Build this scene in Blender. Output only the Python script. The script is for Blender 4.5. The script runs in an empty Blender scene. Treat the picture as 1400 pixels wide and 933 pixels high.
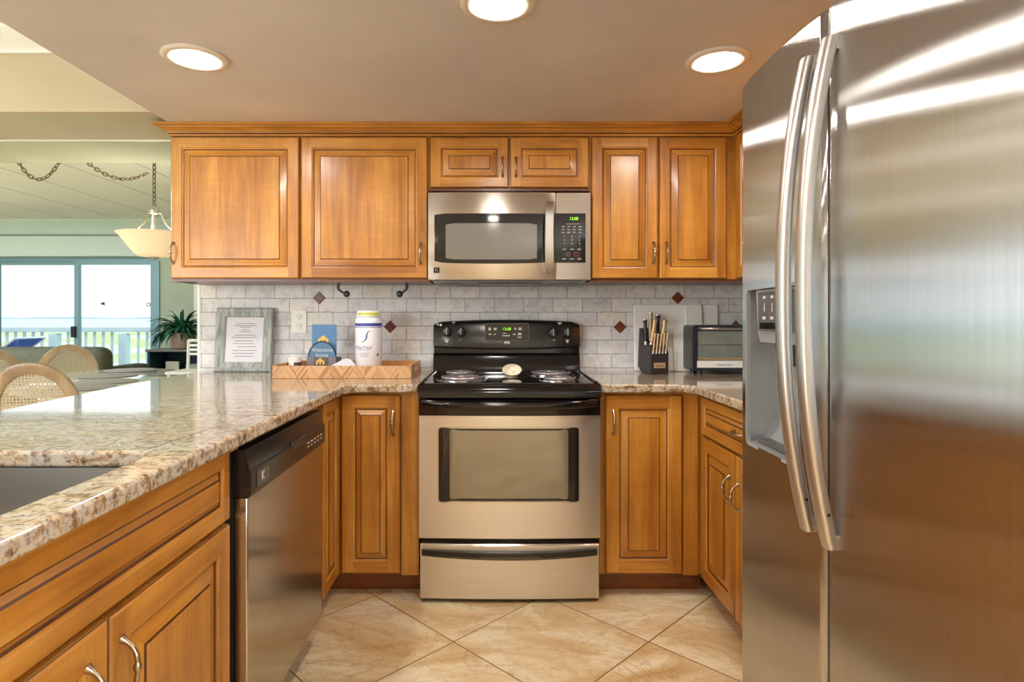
import bpy, bmesh, math, random
from mathutils import Vector as V, Matrix
random.seed(7)
S = bpy.context.scene
COL = S.collection
PI = math.pi
# ------------------------------------------------------------------ camera, world, lights, exposure
cam = bpy.data.objects.new('camera', bpy.data.cameras.new('camera'))
COL.objects.link(cam)
cam.location = (0, 0, 1.19)
cam.rotation_euler = (PI/2, 0, 0)
cam.data.sensor_width = 36
cam.data.lens = 810/1400*36
cam.data.shift_x = 24/1400
cam.data.shift_y = -31.5/1400
cam.data.clip_end = 9000
cam.data.clip_start = .02
S.camera = cam
S.view_settings.view_transform = 'Standard'
S.view_settings.look = 'None'
S.view_settings.exposure = 0.0
S.view_settings.gamma = 1
S.view_settings.use_curve_mapping = False
S.cycles.use_denoising = True
S.cycles.max_bounces = 10
S.cycles.diffuse_bounces = 5
S.cycles.glossy_bounces = 5
S.cycles.sample_clamp_indirect = 6.0
S.cycles.caustics_reflective = False
S.cycles.caustics_refractive = False
LAMP = 170.0          # strength of the recessed lamp lenses
SKY = 1.9

w = bpy.data.worlds.new('sky'); S.world = w; w.use_nodes = True
nt = w.node_tree; bg = nt.nodes['Background']
tc = nt.nodes.new('ShaderNodeTexCoord'); sep = nt.nodes.new('ShaderNodeSeparateXYZ')
rp = nt.nodes.new('ShaderNodeValToRGB')
nt.links.new(tc.outputs['Generated'], sep.inputs[0]); nt.links.new(sep.outputs['Z'], rp.inputs[0])
rp.color_ramp.elements[0].color = (.93, 1, 1, 1); rp.color_ramp.elements[0].position = 0
rp.color_ramp.elements[1].color = (.62, .82, 1, 1); rp.color_ramp.elements[1].position = .7
nt.links.new(rp.outputs[0], bg.inputs[0]); bg.inputs[1].default_value = SKY

sun = bpy.data.objects.new('sun', bpy.data.lights.new('sun', 'SUN')); COL.objects.link(sun)
sun.data.energy = 1.3; sun.data.angle = .02; sun.data.color = (1, .96, .88)
sun.rotation_euler = (math.radians(28), math.radians(24), 0)

def area(name, loc, rot, sx, sy, watts, col, shape='RECTANGLE'):
    l = bpy.data.lights.new(name, 'AREA'); l.shape = shape; l.size = sx; l.size_y = sy; l.energy = watts; l.color = col
    o = bpy.data.objects.new(name, l); COL.objects.link(o); o.location = loc; o.rotation_euler = rot; return o
# added fill light, placed as daylight at the unseen rear window
area('rear_fill_light', (-5.0, -3.0, 1.35), (-PI/2, 0, PI), 3.9, 1.6, 200, (.90, .96, 1))
area('side_fill_light', (1.47, -1.3, 1.45), (0, PI/2, 0), 1.1, 1.9, 62, (1, .97, .92))  # added fill light for the peninsula fronts, placed at an unseen window
# unseen fill lights added below the living and dining ceiling, no real fixtures
for x_, y_, w_ in ((-4.2, .2, 7), (-6.6, .8, 12), (-5.4, 4.5, 80), (-7.2, 4.3, 80)):
    area('ceiling_fill_light', (x_, y_, 2.48), (0, 0, 0), .4, .4, w_, (1, .97, .92) if y_ < 2 else (.86, .95, 1), 'DISK')

# ------------------------------------------------------------------ helpers
def lin(v):
    v /= 255
    return v/12.92 if v <= .04045 else ((v+.055)/1.055)**2.4
def rgb(r, g, b): return (lin(r), lin(g), lin(b), 1)

class NT:
    def __init__(s, name):
        s.m = bpy.data.materials.new(name); s.m.use_nodes = True
        s.t = s.m.node_tree; s.p = s.t.nodes['Principled BSDF']; s.out = s.t.nodes['Material Output']
    def n(s, typ, ins=None, **kw):
        x = s.t.nodes.new('ShaderNode'+typ)
        for k, v in kw.items(): setattr(x, k, v)
        for k, v in (ins or {}).items(): s.set(x.inputs[k], v)
        return x
    def set(s, sock, v):
        if isinstance(v, bpy.types.NodeSocket): s.t.links.new(v, sock)
        elif isinstance(v, bpy.types.Node): s.t.links.new(v.outputs[0], sock)
        else: sock.default_value = v
    def P(s, **kw):
        for k, v in kw.items(): s.set(s.p.inputs[k.replace('_', ' ')], v)
    def ramp(s, fac, stops, interp='LINEAR'):
        r = s.t.nodes.new('ShaderNodeValToRGB'); r.color_ramp.interpolation = interp
        e = r.color_ramp.elements
        while len(e) < len(stops): e.new(.5)
        for el, (p, c) in zip(e, stops): el.position = p; el.color = c if len(c) == 4 else (*c, 1)
        s.set(r.inputs[0], fac); return r
    def mix(s, fac, a, b, mode='MIX'):
        x = s.t.nodes.new('ShaderNodeMixRGB'); x.blend_type = mode
        s.set(x.inputs[0], fac); s.set(x.inputs[1], a); s.set(x.inputs[2], b); return x
    def math(s, op, a, b=0.0, c=0.0):
        x = s.t.nodes.new('ShaderNodeMath'); x.operation = op
        s.set(x.inputs[0], a); s.set(x.inputs[1], b); s.set(x.inputs[2], c); return x
    def obj(s, scale=(1, 1, 1), rot=(0, 0, 0), loc=(0, 0, 0), rand=0):
        t = s.n('TexCoord').outputs['Object']
        if rand:
            oi = s.n('ObjectInfo').outputs['Random']
            t = s.n('VectorMath', {0: t, 1: s.n('CombineXYZ', {0: s.math('MULTIPLY', oi, rand), 1: s.math('MULTIPLY', oi, rand*1.7), 2: s.math('MULTIPLY', oi, rand*.6)})}, operation='ADD')
        return s.n('Mapping', {0: t, 1: loc, 2: rot, 3: scale})
    def noise(s, vec, scale, detail=3, rough=.5, dist=0):
        return s.n('TexNoise', {'Vector': vec, 'Scale': scale, 'Detail': detail, 'Roughness': rough, 'Distortion': dist}).outputs[0]
    def bump(s, h, strength=.3, dist=.002):
        s.set(s.p.inputs['Normal'], s.n('Bump', {'Height': h, 'Strength': strength, 'Distance': dist}).outputs[0])

def plain(name, c, rough=.5, metal=0, coat=0, emit=0, mottle=0, **kw):
    t = NT(name)
    t.P(Base_Color=c, Roughness=rough, Metallic=metal)
    if mottle:
        n = t.noise(t.obj(), mottle, 4)
        t.P(Base_Color=t.ramp(n, [(.3, tuple(x*.86 for x in c[:3])), (.7, tuple(min(1, x*1.08) for x in c[:3]))]))
    if coat: t.P(Coat_Weight=coat, Coat_Roughness=.06)
    if emit: t.P(Emission_Color=c, Emission_Strength=emit)
    for k, v in kw.items(): t.P(**{k: v})
    return t.m

def wood(name, axis, dark, mid, light, rough=.36):
    t = NT(name)
    g = {'x': (1.1, 13, 13), 'y': (13, 1.1, 13), 'z': (13, 13, 1.1)}[axis]
    f = {'x': (5, 160, 160), 'y': (160, 5, 160), 'z': (160, 160, 5)}[axis]
    h = {'x': (46, 9, 9), 'y': (9, 46, 9), 'z': (9, 9, 46)}[axis]
    a = t.noise(t.obj(g, rand=9), 1.0, 5, .6, .5)
    b = t.noise(t.obj(f, rand=9), 1.0, 2)
    c = t.noise(t.obj((4, 4, 4), rand=9), 1.0, 3)
    d = t.noise(t.obj(h, rand=9), 1.0, 3, .5, .8)
    base = t.ramp(a, [(.28, dark), (.5, mid), (.74, light)])
    x = t.mix(.5, base, t.ramp(b, [(.3, (.72, .68, .62)), (.65, (1, 1, 1))]), 'MULTIPLY')
    x = t.mix(.8, x, t.ramp(c, [(.3, (.72, .66, .58)), (.62, (1.0, 1.0, 1.0))]), 'MULTIPLY')
    x = t.mix(.3, x, t.ramp(d, [(.35, (.8, .76, .72)), (.6, (1, 1, 1))]), 'MULTIPLY')
    e = t.noise(t.obj(tuple(k*.55 for k in g), rand=4), 1.0, 2)
    x = t.mix(.8, x, t.ramp(e, [(.38, (.84, .76, .66)), (.5, (1, 1, 1)), (.62, (1.08, 1.07, 1.05))]), 'MULTIPLY')
    t.P(Base_Color=x, Roughness=rough, Coat_Weight=.25, Coat_Roughness=.2)
    t.bump(b, .05, .0005)
    return t.m

def steel(name, c, rough, aniso, rot, grain=None, axis='Z'):
    t = NT(name)
    t.P(Base_Color=c, Metallic=1, Anisotropic=aniso, Anisotropic_Rotation=rot, Roughness=rough)
    if grain:
        n = t.noise(t.obj(grain), 1.0, 3)
        t.P(Base_Color=t.mix(1.0, c, t.ramp(n, [(.35, (.93, .93, .93)), (.65, (1.0, 1.0, 1.0))]), 'MULTIPLY'))
    tg = t.n('Tangent', direction_type='RADIAL', axis=axis)
    t.set(t.p.inputs['Tangent'], tg.outputs[0])
    return t.m

WD, WM, WL = rgb(158, 98, 34), rgb(202, 138, 52), rgb(222, 166, 80)
M = {}
for ax in 'xyz': M['w'+ax] = wood('honey_maple_'+ax, ax, WD, WM, WL)
M['glaze'] = wood('dark_glaze', 'z', rgb(66, 34, 12), rgb(88, 48, 18), rgb(106, 60, 26))
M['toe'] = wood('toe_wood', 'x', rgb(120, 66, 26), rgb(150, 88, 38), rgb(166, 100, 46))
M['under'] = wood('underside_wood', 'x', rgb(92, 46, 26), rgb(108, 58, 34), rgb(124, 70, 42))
M['pewter'] = plain('pewter', rgb(176, 160, 138), .28, 1)
M['steel_h'] = steel('steel_brushed', (.74, .69, .63, 1), .28, .9, 0.25, (3, 3, 300))
def steel_glossy(name, c, rough, an):
    t = NT(name)
    n = t.noise(t.obj((250, 250, 3)), 1.0, 3)
    g = t.n('BsdfAnisotropic', {'Color': t.mix(1.0, c, t.ramp(n, [(.35, (.94, .94, .94)), (.65, (1.0, 1.0, 1.0))]), 'MULTIPLY'), 'Roughness': rough, 'Anisotropy': an, 'Rotation': 0.25, 'Tangent': t.n('Tangent', direction_type='RADIAL', axis='Z').outputs[0]}, distribution='BECKMANN')
    t.t.links.new(g.outputs[0], t.out.inputs[0]); return t.m
M['steel_f'] = steel_glossy('steel_fridge', (.56, .55, .55, 1), .27, .86)
M['steel_d'] = steel('steel_dishwasher', (.56, .53, .48, 1), .2, .5, 0.0, (4, 4, 300))
M['handle'] = plain('steel_handle', (.62, .60, .58, 1), .33, 1)
M['chrome'] = plain('chrome', (.75, .75, .75, 1), .12, 1)
M['black'] = plain('black_enamel', (.006, .005, .005, 1), .09, 0, .1)
M['blackp'] = plain('black_plastic', (.02, .019, .019, 1), .3)
M['panelblack'] = plain('black_panel', (.013, .011, .010, 1), .2, 0, .1)
M['blackglass'] = plain('black_glass', (.012, .011, .010, 1), .05, 0, .3)
M['ovenglass'] = plain('oven_glass', (.30, .27, .20, 1), .06, .35, .6)
M['microglass'] = plain('microwave_screen', (.22, .21, .19, 1), .09, .2, .5)
M['grey'] = plain('grey_plastic', rgb(150, 152, 152), .35)
M['dgrey'] = plain('dark_grey_plastic', rgb(88, 86, 84), .3)
M['vent'] = plain('vent_grey', rgb(120, 122, 124), .4, .3)
M['white'] = plain('white_plastic', rgb(232, 231, 226), .35)
M['mark'] = plain('marking_white', rgb(205, 205, 205), .5)
M['markdim'] = plain('marking_grey', rgb(135, 132, 128), .5)
M['green'] = plain('display_green', rgb(150, 235, 60), .4, emit=1.0)
M['greendk'] = plain('display_window', rgb(20, 34, 12), .15)
M['red'] = plain('marking_red', rgb(150, 40, 36), .5)
M['paint'] = plain('ceiling_paint', rgb(212, 208, 210), .8, mottle=1.5)
M['beam'] = plain('beam_paint', rgb(206, 192, 164), .8, mottle=1.2)
M['beamu'] = plain('beam_under_paint', rgb(196, 194, 178), .8, mottle=1.2)
M['sage'] = plain('sage_paint', rgb(188, 198, 180), .8, mottle=1.2)
M['cream'] = plain('cream_paint', rgb(224, 212, 190), .8, mottle=1.2)
M['trim'] = plain('white_trim', rgb(236, 236, 232), .4)
M['tealtrim'] = plain('pale_teal_trim', rgb(212, 228, 224), .5)
M['alu'] = plain('door_aluminium', rgb(132, 164, 176), .4, .2)
M['granite'] = None

def granite():
    t = NT('granite')
    v = t.obj()
    st = t.obj((2.4, 12.0, 6), rot=(0, 0, .2))
    a = t.noise(st, 3.2, 8, .62, 1.1)
    base = t.ramp(a, [(.28, rgb(108, 80, 58)), (.40, rgb(160, 132, 102)), (.48, rgb(198, 182, 156)), (.60, rgb(190, 184, 178)), (.74, rgb(150, 120, 92))])
    b = t.noise(v, 62, 5, .7)
    x = t.mix(.85, base, t.ramp(b, [(.33, (.14, .07, .06)), (.43, (.56, .43, .34)), (.51, (1, 1, 1)), (.66, (1, .97, .92)), (.74, (.74, .70, .66))]), 'MULTIPLY')
    c = t.noise(v, 27, 6, .7, .4)
    x = t.mix(t.ramp(c, [(.585, (0, 0, 0)), (.66, (.85, .85, .85))]), x, rgb(112, 64, 36))
    d = t.noise(t.obj((1, 1, 1), loc=(3, 1, 0)), 33, 4, .6)
    x = t.mix(t.ramp(d, [(.62, (0, 0, 0)), (.70, (.8, .8, .8))]), x, rgb(216, 204, 180))
    t.P(Base_Color=x, Roughness=.085, Coat_Weight=.35, Coat_Roughness=.03)
    return t.m
M['granite'] = granite()

def backsplash_mat():
    t = NT('tumbled_travertine')
    tcn = t.n('TexCoord').outputs['Object']
    sp = t.n('SeparateXYZ', {0: tcn})
    u = t.n('CombineXYZ', {0: sp.outputs[0], 1: sp.outputs[2], 2: 0.0})
    wob = t.n('VectorMath', {0: u, 1: t.n('VectorMath', {0: t.n('VectorMath', {0: t.n('TexNoise', {'Vector': tcn, 'Scale': 22.0}).outputs[1], 1: (.5, .5, .5)}, operation='SUBTRACT'), 1: (.006, .005, 0)}, operation='MULTIPLY')}, operation='ADD')
    mp = t.n('Mapping', {0: wob, 1: (1.395+.155*20, -1.294+.0735*40, 0)})
    br = t.n('TexBrick', {'Vector': mp, 'Color1': (0, 0, 0, 1), 'Color2': (1, 1, 1, 1), 'Mortar': (.5, .5, .5, 1), 'Scale': 1.0, 'Mortar Size': .0019, 'Mortar Smooth': .35, 'Bias': 0.0, 'Brick Width': .155, 'Row Height': .0735})
    br.offset = .5
    cl = t.ramp(br.outputs[0], [(0, rgb(208, 208, 212)), (.35, rgb(224, 225, 229)), (.65, rgb(227, 224, 221)), (1, rgb(214, 216, 224))])
    n = t.noise(tcn, 26, 6, .65, .4)
    x = t.mix(.8, cl, t.ramp(n, [(.34, (.74, .73, .73)), (.5, (1, 1, 1)), (.7, (1.06, 1.06, 1.06))]), 'MULTIPLY')
    pit = t.noise(tcn, 140, 2)
    x = t.mix(t.ramp(pit, [(.70, (0, 0, 0)), (.76, (.6, .6, .6))]), x, rgb(140, 130, 120))
    x = t.mix(br.outputs[1], x, rgb(150, 146, 142))
    t.P(Base_Color=x, Roughness=.5)
    hgt = t.math('SUBTRACT', t.math('MULTIPLY', n, .35), t.math('MULTIPLY', br.outputs[1], 1.0))
    t.bump(hgt, .6, .004)
    return t.m
M['splash'] = backsplash_mat()

def floor_mat():
    t = NT('travertine_floor')
    tcn = t.n('TexCoord').outputs['Object']
    sh = t.n('VectorMath', {0: tcn, 1: (-.15, 2.176, 0)}, operation='SUBTRACT')
    mp = t.n('Mapping', {0: sh, 1: (.507*60, .507*60, 0), 2: (0, 0, PI/4)})
    br = t.n('TexBrick', {'Vector': mp, 'Color1': (0, 0, 0, 1), 'Color2': (1, 1, 1, 1), 'Mortar': (.5, .5, .5, 1), 'Scale': 1.0, 'Mortar Size': .0028, 'Mortar Smooth': .2, 'Bias': 0.0, 'Brick Width': .507, 'Row Height': .507})
    br.offset = 0.0
    off = t.n('CombineXYZ', {0: t.math('MULTIPLY', br.outputs[0], 7.0), 1: t.math('MULTIPLY', br.outputs[0], 13.0), 2: 0.0})
    v = t.n('VectorMath', {0: tcn, 1: off}, operation='ADD')
    st = t.n('Mapping', {0: v, 2: (0, 0, .7), 3: (1.5, 2.8, 1)})
    a = t.noise(st, 1.5, 8, .62, 1.2)
    base = t.ramp(a, [(.28, rgb(190, 150, 96)), (.42, rgb(214, 184, 136)), (.50, rgb(224, 200, 156)), (.62, rgb(238, 224, 192)), (.76, rgb(220, 190, 142))])
    b = t.noise(v, 34, 5, .7)
    x = t.mix(.4, base, t.ramp(b, [(.34, (.66, .54, .40)), (.46, (1, 1, 1))]), 'MULTIPLY')
    c = t.noise(st, 1.3, 8, .62, 1.4)
    x = t.mix(t.ramp(c, [(.488, (0, 0, 0)), (.503, (.34, .34, .34)), (.518, (0, 0, 0))]), x, rgb(150, 104, 56))
    x = t.mix(br.outputs[1], x, rgb(138, 104, 66))
    t.P(Base_Color=x, Roughness=.33)
    t.bump(t.math('SUBTRACT', 1.0, br.outputs[1]), .4, .003)
    return t.m
M['floor'] = floor_mat()

def glass_mat():
    t = NT('window_glass')
    tr = t.n('BsdfTransparent', {0: (.97, .99, .985, 1)}); gl = t.n('BsdfGlossy', {0: (1, 1, 1, 1), 'Roughness': .02})
    fr = t.n('Fresnel', {0: 1.35})
    mx = t.n('MixShader', {0: fr.outputs[0], 1: tr.outputs[0], 2: gl.outputs[0]})
    t.t.links.new(mx.outputs[0], t.out.inputs[0]); return t.m
M['glass'] = glass_mat()

def plank_ceiling():
    t = NT('ceiling_planks')
    sp = t.n('SeparateXYZ', {0: t.n('TexCoord').outputs['Object']})
    f = t.math('FRACT', t.math('MULTIPLY', t.math('ADD', sp.outputs[0], 3.04+63.5), 1/.635))
    m = t.math('LESS_THAN', f, .018)
    t.P(Base_Color=t.mix(m, rgb(240, 244, 240), rgb(150, 158, 156)), Roughness=.7); return t.m
M['planks'] = plank_ceiling()

class MB:
    """collects shapes for ONE mesh object, in world coordinates"""
    def __init__(s): s.bm = bmesh.new(); s.mi = 0
    def face(s, pts):
        vs = [s.bm.verts.new(p) for p in pts]
        f = s.bm.faces.new(vs); f.material_index = s.mi; return f
    def vface(s, vs):
        try: f = s.bm.faces.new(vs)
        except ValueError: return
        f.material_index = s.mi; return f
    def box(s, x0, x1, y0, y1, z0, z1):
        if x0 > x1: x0, x1 = x1, x0
        if y0 > y1: y0, y1 = y1, y0
        if z0 > z1: z0, z1 = z1, z0
        v = [s.bm.verts.new((x, y, z)) for x in (x0, x1) for y in (y0, y1) for z in (z0, z1)]
        for q in ((0, 1, 3, 2), (4, 6, 7, 5), (0, 4, 5, 1), (2, 3, 7, 6), (0, 2, 6, 4), (1, 5, 7, 3)):
            s.vface([v[i] for i in q])
        return s
    def loops(s, ls, closed=False, cap=True):
        """skin a list of equally long vertex loops"""
        vv = [[s.bm.verts.new(p) for p in l] for l in ls]
        n = len(vv[0]); m = len(vv)
        for i in range(m if closed else m-1):
            a, b = vv[i], vv[(i+1) % m]
            for j in range(n): s.vface([a[j], a[(j+1) % n], b[(j+1) % n], b[j]])
        if cap and not closed: s.vface(vv[0][::-1]); s.vface(vv[-1])
        return s
    def tube(s, pts, r, seg=10, closed=False):
        pts = [V(p) for p in pts]; n = len(pts)
        rs = r if isinstance(r, (list, tuple)) else [r]*n
        ls = []; up = None
        for i, p in enumerate(pts):
            if closed: d = (pts[(i+1) % n]-pts[i-1]).normalized()
            else: d = (pts[min(i+1, n-1)]-pts[max(i-1, 0)]).normalized()
            if up is None:
                up = V((0, 0, 1)) if abs(d.z) < .9 else V((1, 0, 0))
            u = d.cross(up).normalized(); up = u.cross(d).normalized()
            ls.append([p+u*(math.cos(2*PI*k/seg)*rs[i])+up*(math.sin(2*PI*k/seg)*rs[i]) for k in range(seg)])
        return s.loops(ls, closed)
    def cyl(s, p0, p1, r, seg=20, r1=None): return s.tube([p0, p1], [r, r if r1 is None else r1], seg)
    def lathe(s, prof, c, seg=32, axis=(0, 0, 1), cap=True, sx=1, sy=1):
        a = V(axis).normalized(); u = a.orthogonal().normalized() if abs(a.z) < .99 else V((1, 0, 0)); v = a.cross(u)
        c = V(c)
        ls = [[c+a*z+u*(r*sx*math.cos(2*PI*k/seg))+v*(r*sy*math.sin(2*PI*k/seg)) for k in range(seg)] for r, z in prof]
        return s.loops(ls, cap=cap)
    def prism(s, poly, f0, f1):
        """poly: 2-D points, f0/f1 map a 2-D point to the two end positions"""
        return s.loops([[f0(*p) for p in poly], [f1(*p) for p in poly]])
    def sweep(s, path, sec, U, W):
        U, W = V(U), V(W)
        return s.loops([[V(p)+U*a+W*b for a, b in sec] for p in path])
    def done(s, name, mats, parent=None, base=None, bev=0, sm=35, seg=2, subs=0, rec=True):
        bm = s.bm
        bmesh.ops.remove_doubles(bm, verts=bm.verts, dist=1e-6)
        if rec: bmesh.ops.recalc_face_normals(bm, faces=bm.faces)
        if parent is not None:
            r = parent
            while r.parent: r = r.parent
            off = V(r.location)
        else:
            if base is None:
                xs = [v.co for v in bm.verts]
                base = ((min(v.x for v in xs)+max(v.x for v in xs))/2, (min(v.y for v in xs)+max(v.y for v in xs))/2, min(v.z for v in xs))
            off = V(base)
        for v in bm.verts: v.co -= off
        for f in bm.faces: f.smooth = True
        me = bpy.data.meshes.new(name); bm.to_mesh(me); bm.free()
        me.set_sharp_from_angle(angle=math.radians(sm))
        for m in (mats if isinstance(mats, (list, tuple)) else [mats]): me.materials.append(m)
        o = bpy.data.objects.new(name, me); COL.objects.link(o)
        if parent is not None: o.parent = parent
        else: o.location = off
        if subs:
            k = o.modifiers.new('sub', 'SUBSURF'); k.levels = k.render_levels = subs
        if bev:
            k = o.modifiers.new('bevel', 'BEVEL'); k.width = bev; k.segments = seg; k.limit_method = 'ANGLE'; k.angle_limit = math.radians(40)
        return o

def tag(o, label, cat, group=None, kind=None):
    o['label'] = label; o['category'] = cat
    if group: o['group'] = group
    if kind: o['kind'] = kind
    return o
def thing(name, loc, label, cat, group=None):
    o = bpy.data.objects.new(name, None); COL.objects.link(o); o.location = loc; o.empty_display_size = .05
    return tag(o, label, cat, group)
def struct(o): o['kind'] = 'structure'; return o
def lab(o, t): o['label'] = t; return o
def copy_tree(o, parent=None):
    c = o.copy(); COL.objects.link(c)
    if parent is not None: c.parent = parent
    for ch in o.children: copy_tree(ch, c)
    return c
def bx(name, mats, b, parent=None, bev=0, **k): return MB().box(*b).done(name, mats, parent, bev=bev, **k)
def text(name, body, size, loc, rot, m, parent, align='CENTER', ext=.0004, sx=1):
    cu = bpy.data.curves.new(name, 'FONT'); cu.body = body; cu.size = size; cu.align_x = align; cu.align_y = 'CENTER'; cu.extrude = ext
    cu.materials.append(m)
    tmp = bpy.data.objects.new(name, cu); me = bpy.data.meshes.new_from_object(tmp); bpy.data.objects.remove(tmp); bpy.data.curves.remove(cu)
    o = bpy.data.objects.new(name, me); COL.objects.link(o)
    r = parent
    while r.parent: r = r.parent
    o.parent = parent; o.location = V(loc)-V(r.location); o.rotation_euler = rot; o.scale = (sx, 1, 1)
    return o
def rrect(u0, u1, v0, v1, r, n=5):
    out = []
    for cu, cv, a0 in ((u1-r, v1-r, 0), (u0+r, v1-r, PI/2), (u0+r, v0+r, PI), (u1-r, v0+r, 1.5*PI)):
        for k in range(n+1):
            a = a0+PI/2*k/n; out.append((cu+r*math.cos(a), cv+r*math.sin(a)))
    return out
Z = V((0, 0, 1))

def raised(O, U, Nn, wd, ht, name, parent, fr=.055, th=.019, horiz=False, slope=.030, bigslope=True):
    """raised-panel door or drawer front: O lower corner of the face, U along its width, Nn out of the face"""
    O, U, Nn = V(O), V(U), V(Nn)
    P = lambda u, v, d: O+U*u+Z*v+Nn*d
    mb = MB()
    ring = lambda i, d: [P(i, i, d), P(wd-i, i, d), P(wd-i, ht-i, d), P(i, ht-i, d)]
    def strip(a, b, mats):
        for k in range(4):
            mb.mi = mats if isinstance(mats, int) else mats[k % 2]
            mb.face([a[k], a[(k+1) % 4], b[(k+1) % 4], b[k]])
    mb.mi = 0; mb.face(ring(0, -th)[::-1])
    strip(ring(0, -th), ring(0, -.005), 0)
    strip(ring(0, -.005), ring(.0015, -.003), 2)
    strip(ring(.0015, -.003), ring(.006, 0), [1, 0])
    i, f = .006, fr
    mb.mi = 0
    mb.face([P(i, i, 0), P(f, i, 0), P(f, ht-i, 0), P(i, ht-i, 0)])
    mb.face([P(wd-f, i, 0), P(wd-i, i, 0), P(wd-i, ht-i, 0), P(wd-f, ht-i, 0)])
    mb.mi = 1
    mb.face([P(f, i, 0), P(wd-f, i, 0), P(wd-f, f, 0), P(f, f, 0)])
    mb.face([P(f, ht-f, 0), P(wd-f, ht-f, 0), P(wd-f, ht-i, 0), P(f, ht-i, 0)])
    r0 = ring(f, 0); r1 = ring(f+.003, -.005); r2 = ring(f+.007, -.0065); r3 = ring(f+.0115, -.010); r4 = ring(f+.010+slope, -.003); r5 = ring(f+.0140+slope, 0.0)
    strip(r0, r1, [1, 0]); strip(r1, r2, [1, 0]); strip(r2, r3, 2); strip(r3, r4, [1, 0]); strip(r4, r5, 2)
    mb.mi = 1 if horiz else 0; mb.face(r5)
    hax = 'wx' if abs(U.x) > .5 else 'wy'
    if U.cross(Z).dot(Nn) < 0: bmesh.ops.reverse_faces(mb.bm, faces=mb.bm.faces[:])
    return mb.done(name, [M['wz'], M[hax], M['glaze']], parent, sm=25, rec=False)

def pull(c, axis, out, parent, L=.095, mat='pewter'):
    """turned bow pull with a swollen middle and flared feet"""
    c, axis, out = V(c), V(axis).normalized(), V(out).normalized()
    pts, rs = [], []
    for k in range(25):
        t = k/24*2-1
        o = .028*(1-abs(t)**3.2)
        pts.append(c+axis*(t*L/2)+out*o)
        a = abs(t)
        rs.append(.0042+.0036*math.exp(-(a/.16)**2)+.002*math.exp(-((a-.38)/.05)**2)+.0045*max(0, (a-.82)/.18)**2)
    mb = MB(); mb.tube(pts, rs, 10)
    return lab(mb.done('handle', M[mat], parent, sm=60), 'turned pewter bow pull')

# ------------------------------------------------------------------ the room
BY = 3.15                      # back wall of the kitchen
CZ = 2.105                     # lowered kitchen ceiling
XL, XR = -1.56, 1.48
FY = 7.9                       # far wall with the sliding doors
struct(bx('floor', M['floor'], (-9, 1.6, -3, FY, -.1, 0), base=(0, 0, 0)))
mb = MB(); mb.box(-1.524, XR+.1, -3, BY+.12, CZ, 2.6)
struct(mb.done('ceiling', M['paint']))
struct(bx('ceiling', M['planks'], (-9.1, -1.524, -3, FY+.1, 2.5, 2.6), base=(0, 0, 0)))
struct(bx('wall_back', M['sage'], (XL, XR+.1, BY, BY+.12, 0, CZ)))
mb = MB(); mb.box(XR, XR+.1, -.3, BY, 0, CZ); mb.box(XR, XR+.1, -3, -2.3, 0, CZ); mb.box(XR, XR+.1, -2.3, -.3, 0, .88); mb.box(XR, XR+.1, -2.3, -.3, 2.02, CZ)
struct(mb.done('wall_right', M['cream']))
mb = MB()
for y in (-2.3, -1.33, -.36): mb.box(XR+.02, XR+.08, y, y+.06, .88, 2.02)
for z in (.88, 1.96): mb.box(XR+.02, XR+.08, -2.3, -.3, z, z+.06)
w3 = struct(mb.done('added_window_side', M['trim']))  # unseen window frame, added to go with the side fill light
bx('window_pane', M['glass'], (XR+.045, XR+.05, -2.24, -.36, .94, 1.96), w3)
struct(bx('wall_side', M['sage'], (XL, XL+.1, BY+.12, FY, 0, 2.5)))
mb = MB(); mb.box(-9.1, -9, -3, -1, 0, 2.5); mb.box(-9.1, -9, 6.6, FY, 0, 2.5); mb.box(-9.1, -9, -1, 6.6, 0, .35); mb.box(-9.1, -9, -1, 6.6, 2.2, 2.5)
struct(mb.done('wall_left', M['sage']))
mb = MB()
for y in (-1.0, .9, 2.8, 4.7, 6.54): mb.box(-9.08, -9.02, y, y+.06, .35, 2.2)
for z in (.35, 2.14): mb.box(-9.08, -9.02, -1, 6.6, z, z+.06)
w2 = struct(mb.done('window_2', M['alu']))
bx('window_pane', M['glass'], (-9.055, -9.05, -.94, 6.54, .41, 2.14), w2)
mb = MB(); mb.box(-9.1, -8.86, FY, FY+.12, 0, 2.5); mb.box(-8.86, -4.46, FY, FY+.12, 2.0, 2.5); mb.box(-4.46, XL, FY, FY+.12, 0, 2.5)
struct(mb.done('wall_far', M['sage']))
# rear wall behind the viewer, its living-room side with an unseen window added for light
mb = MB(); mb.box(-9.1, -7.0, -3.12, -3, 0, 2.5); mb.box(-7.0, -3.0, -3.12, -3, 0, .5); mb.box(-7.0, -3.0, -3.12, -3, 2.2, 2.5); mb.box(-3.0, 1.6, -3.12, -3, 0, 2.5)
struct(mb.done('wall_rear', M['cream']))
mb = MB()
for x in (-7.0, -5.03, -3.06): mb.box(x, x+.06, -3.1, -3.04, .5, 2.2)
for z in (.5, 2.14): mb.box(-7.0, -3.0, -3.1, -3.04, z, z+.06)
wf = mb.done('added_window_rear', M['trim']); struct(wf)
bx('window_pane', M['glass'], (-6.94, -3.06, -3.075, -3.07, .56, 2.14), wf)
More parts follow.
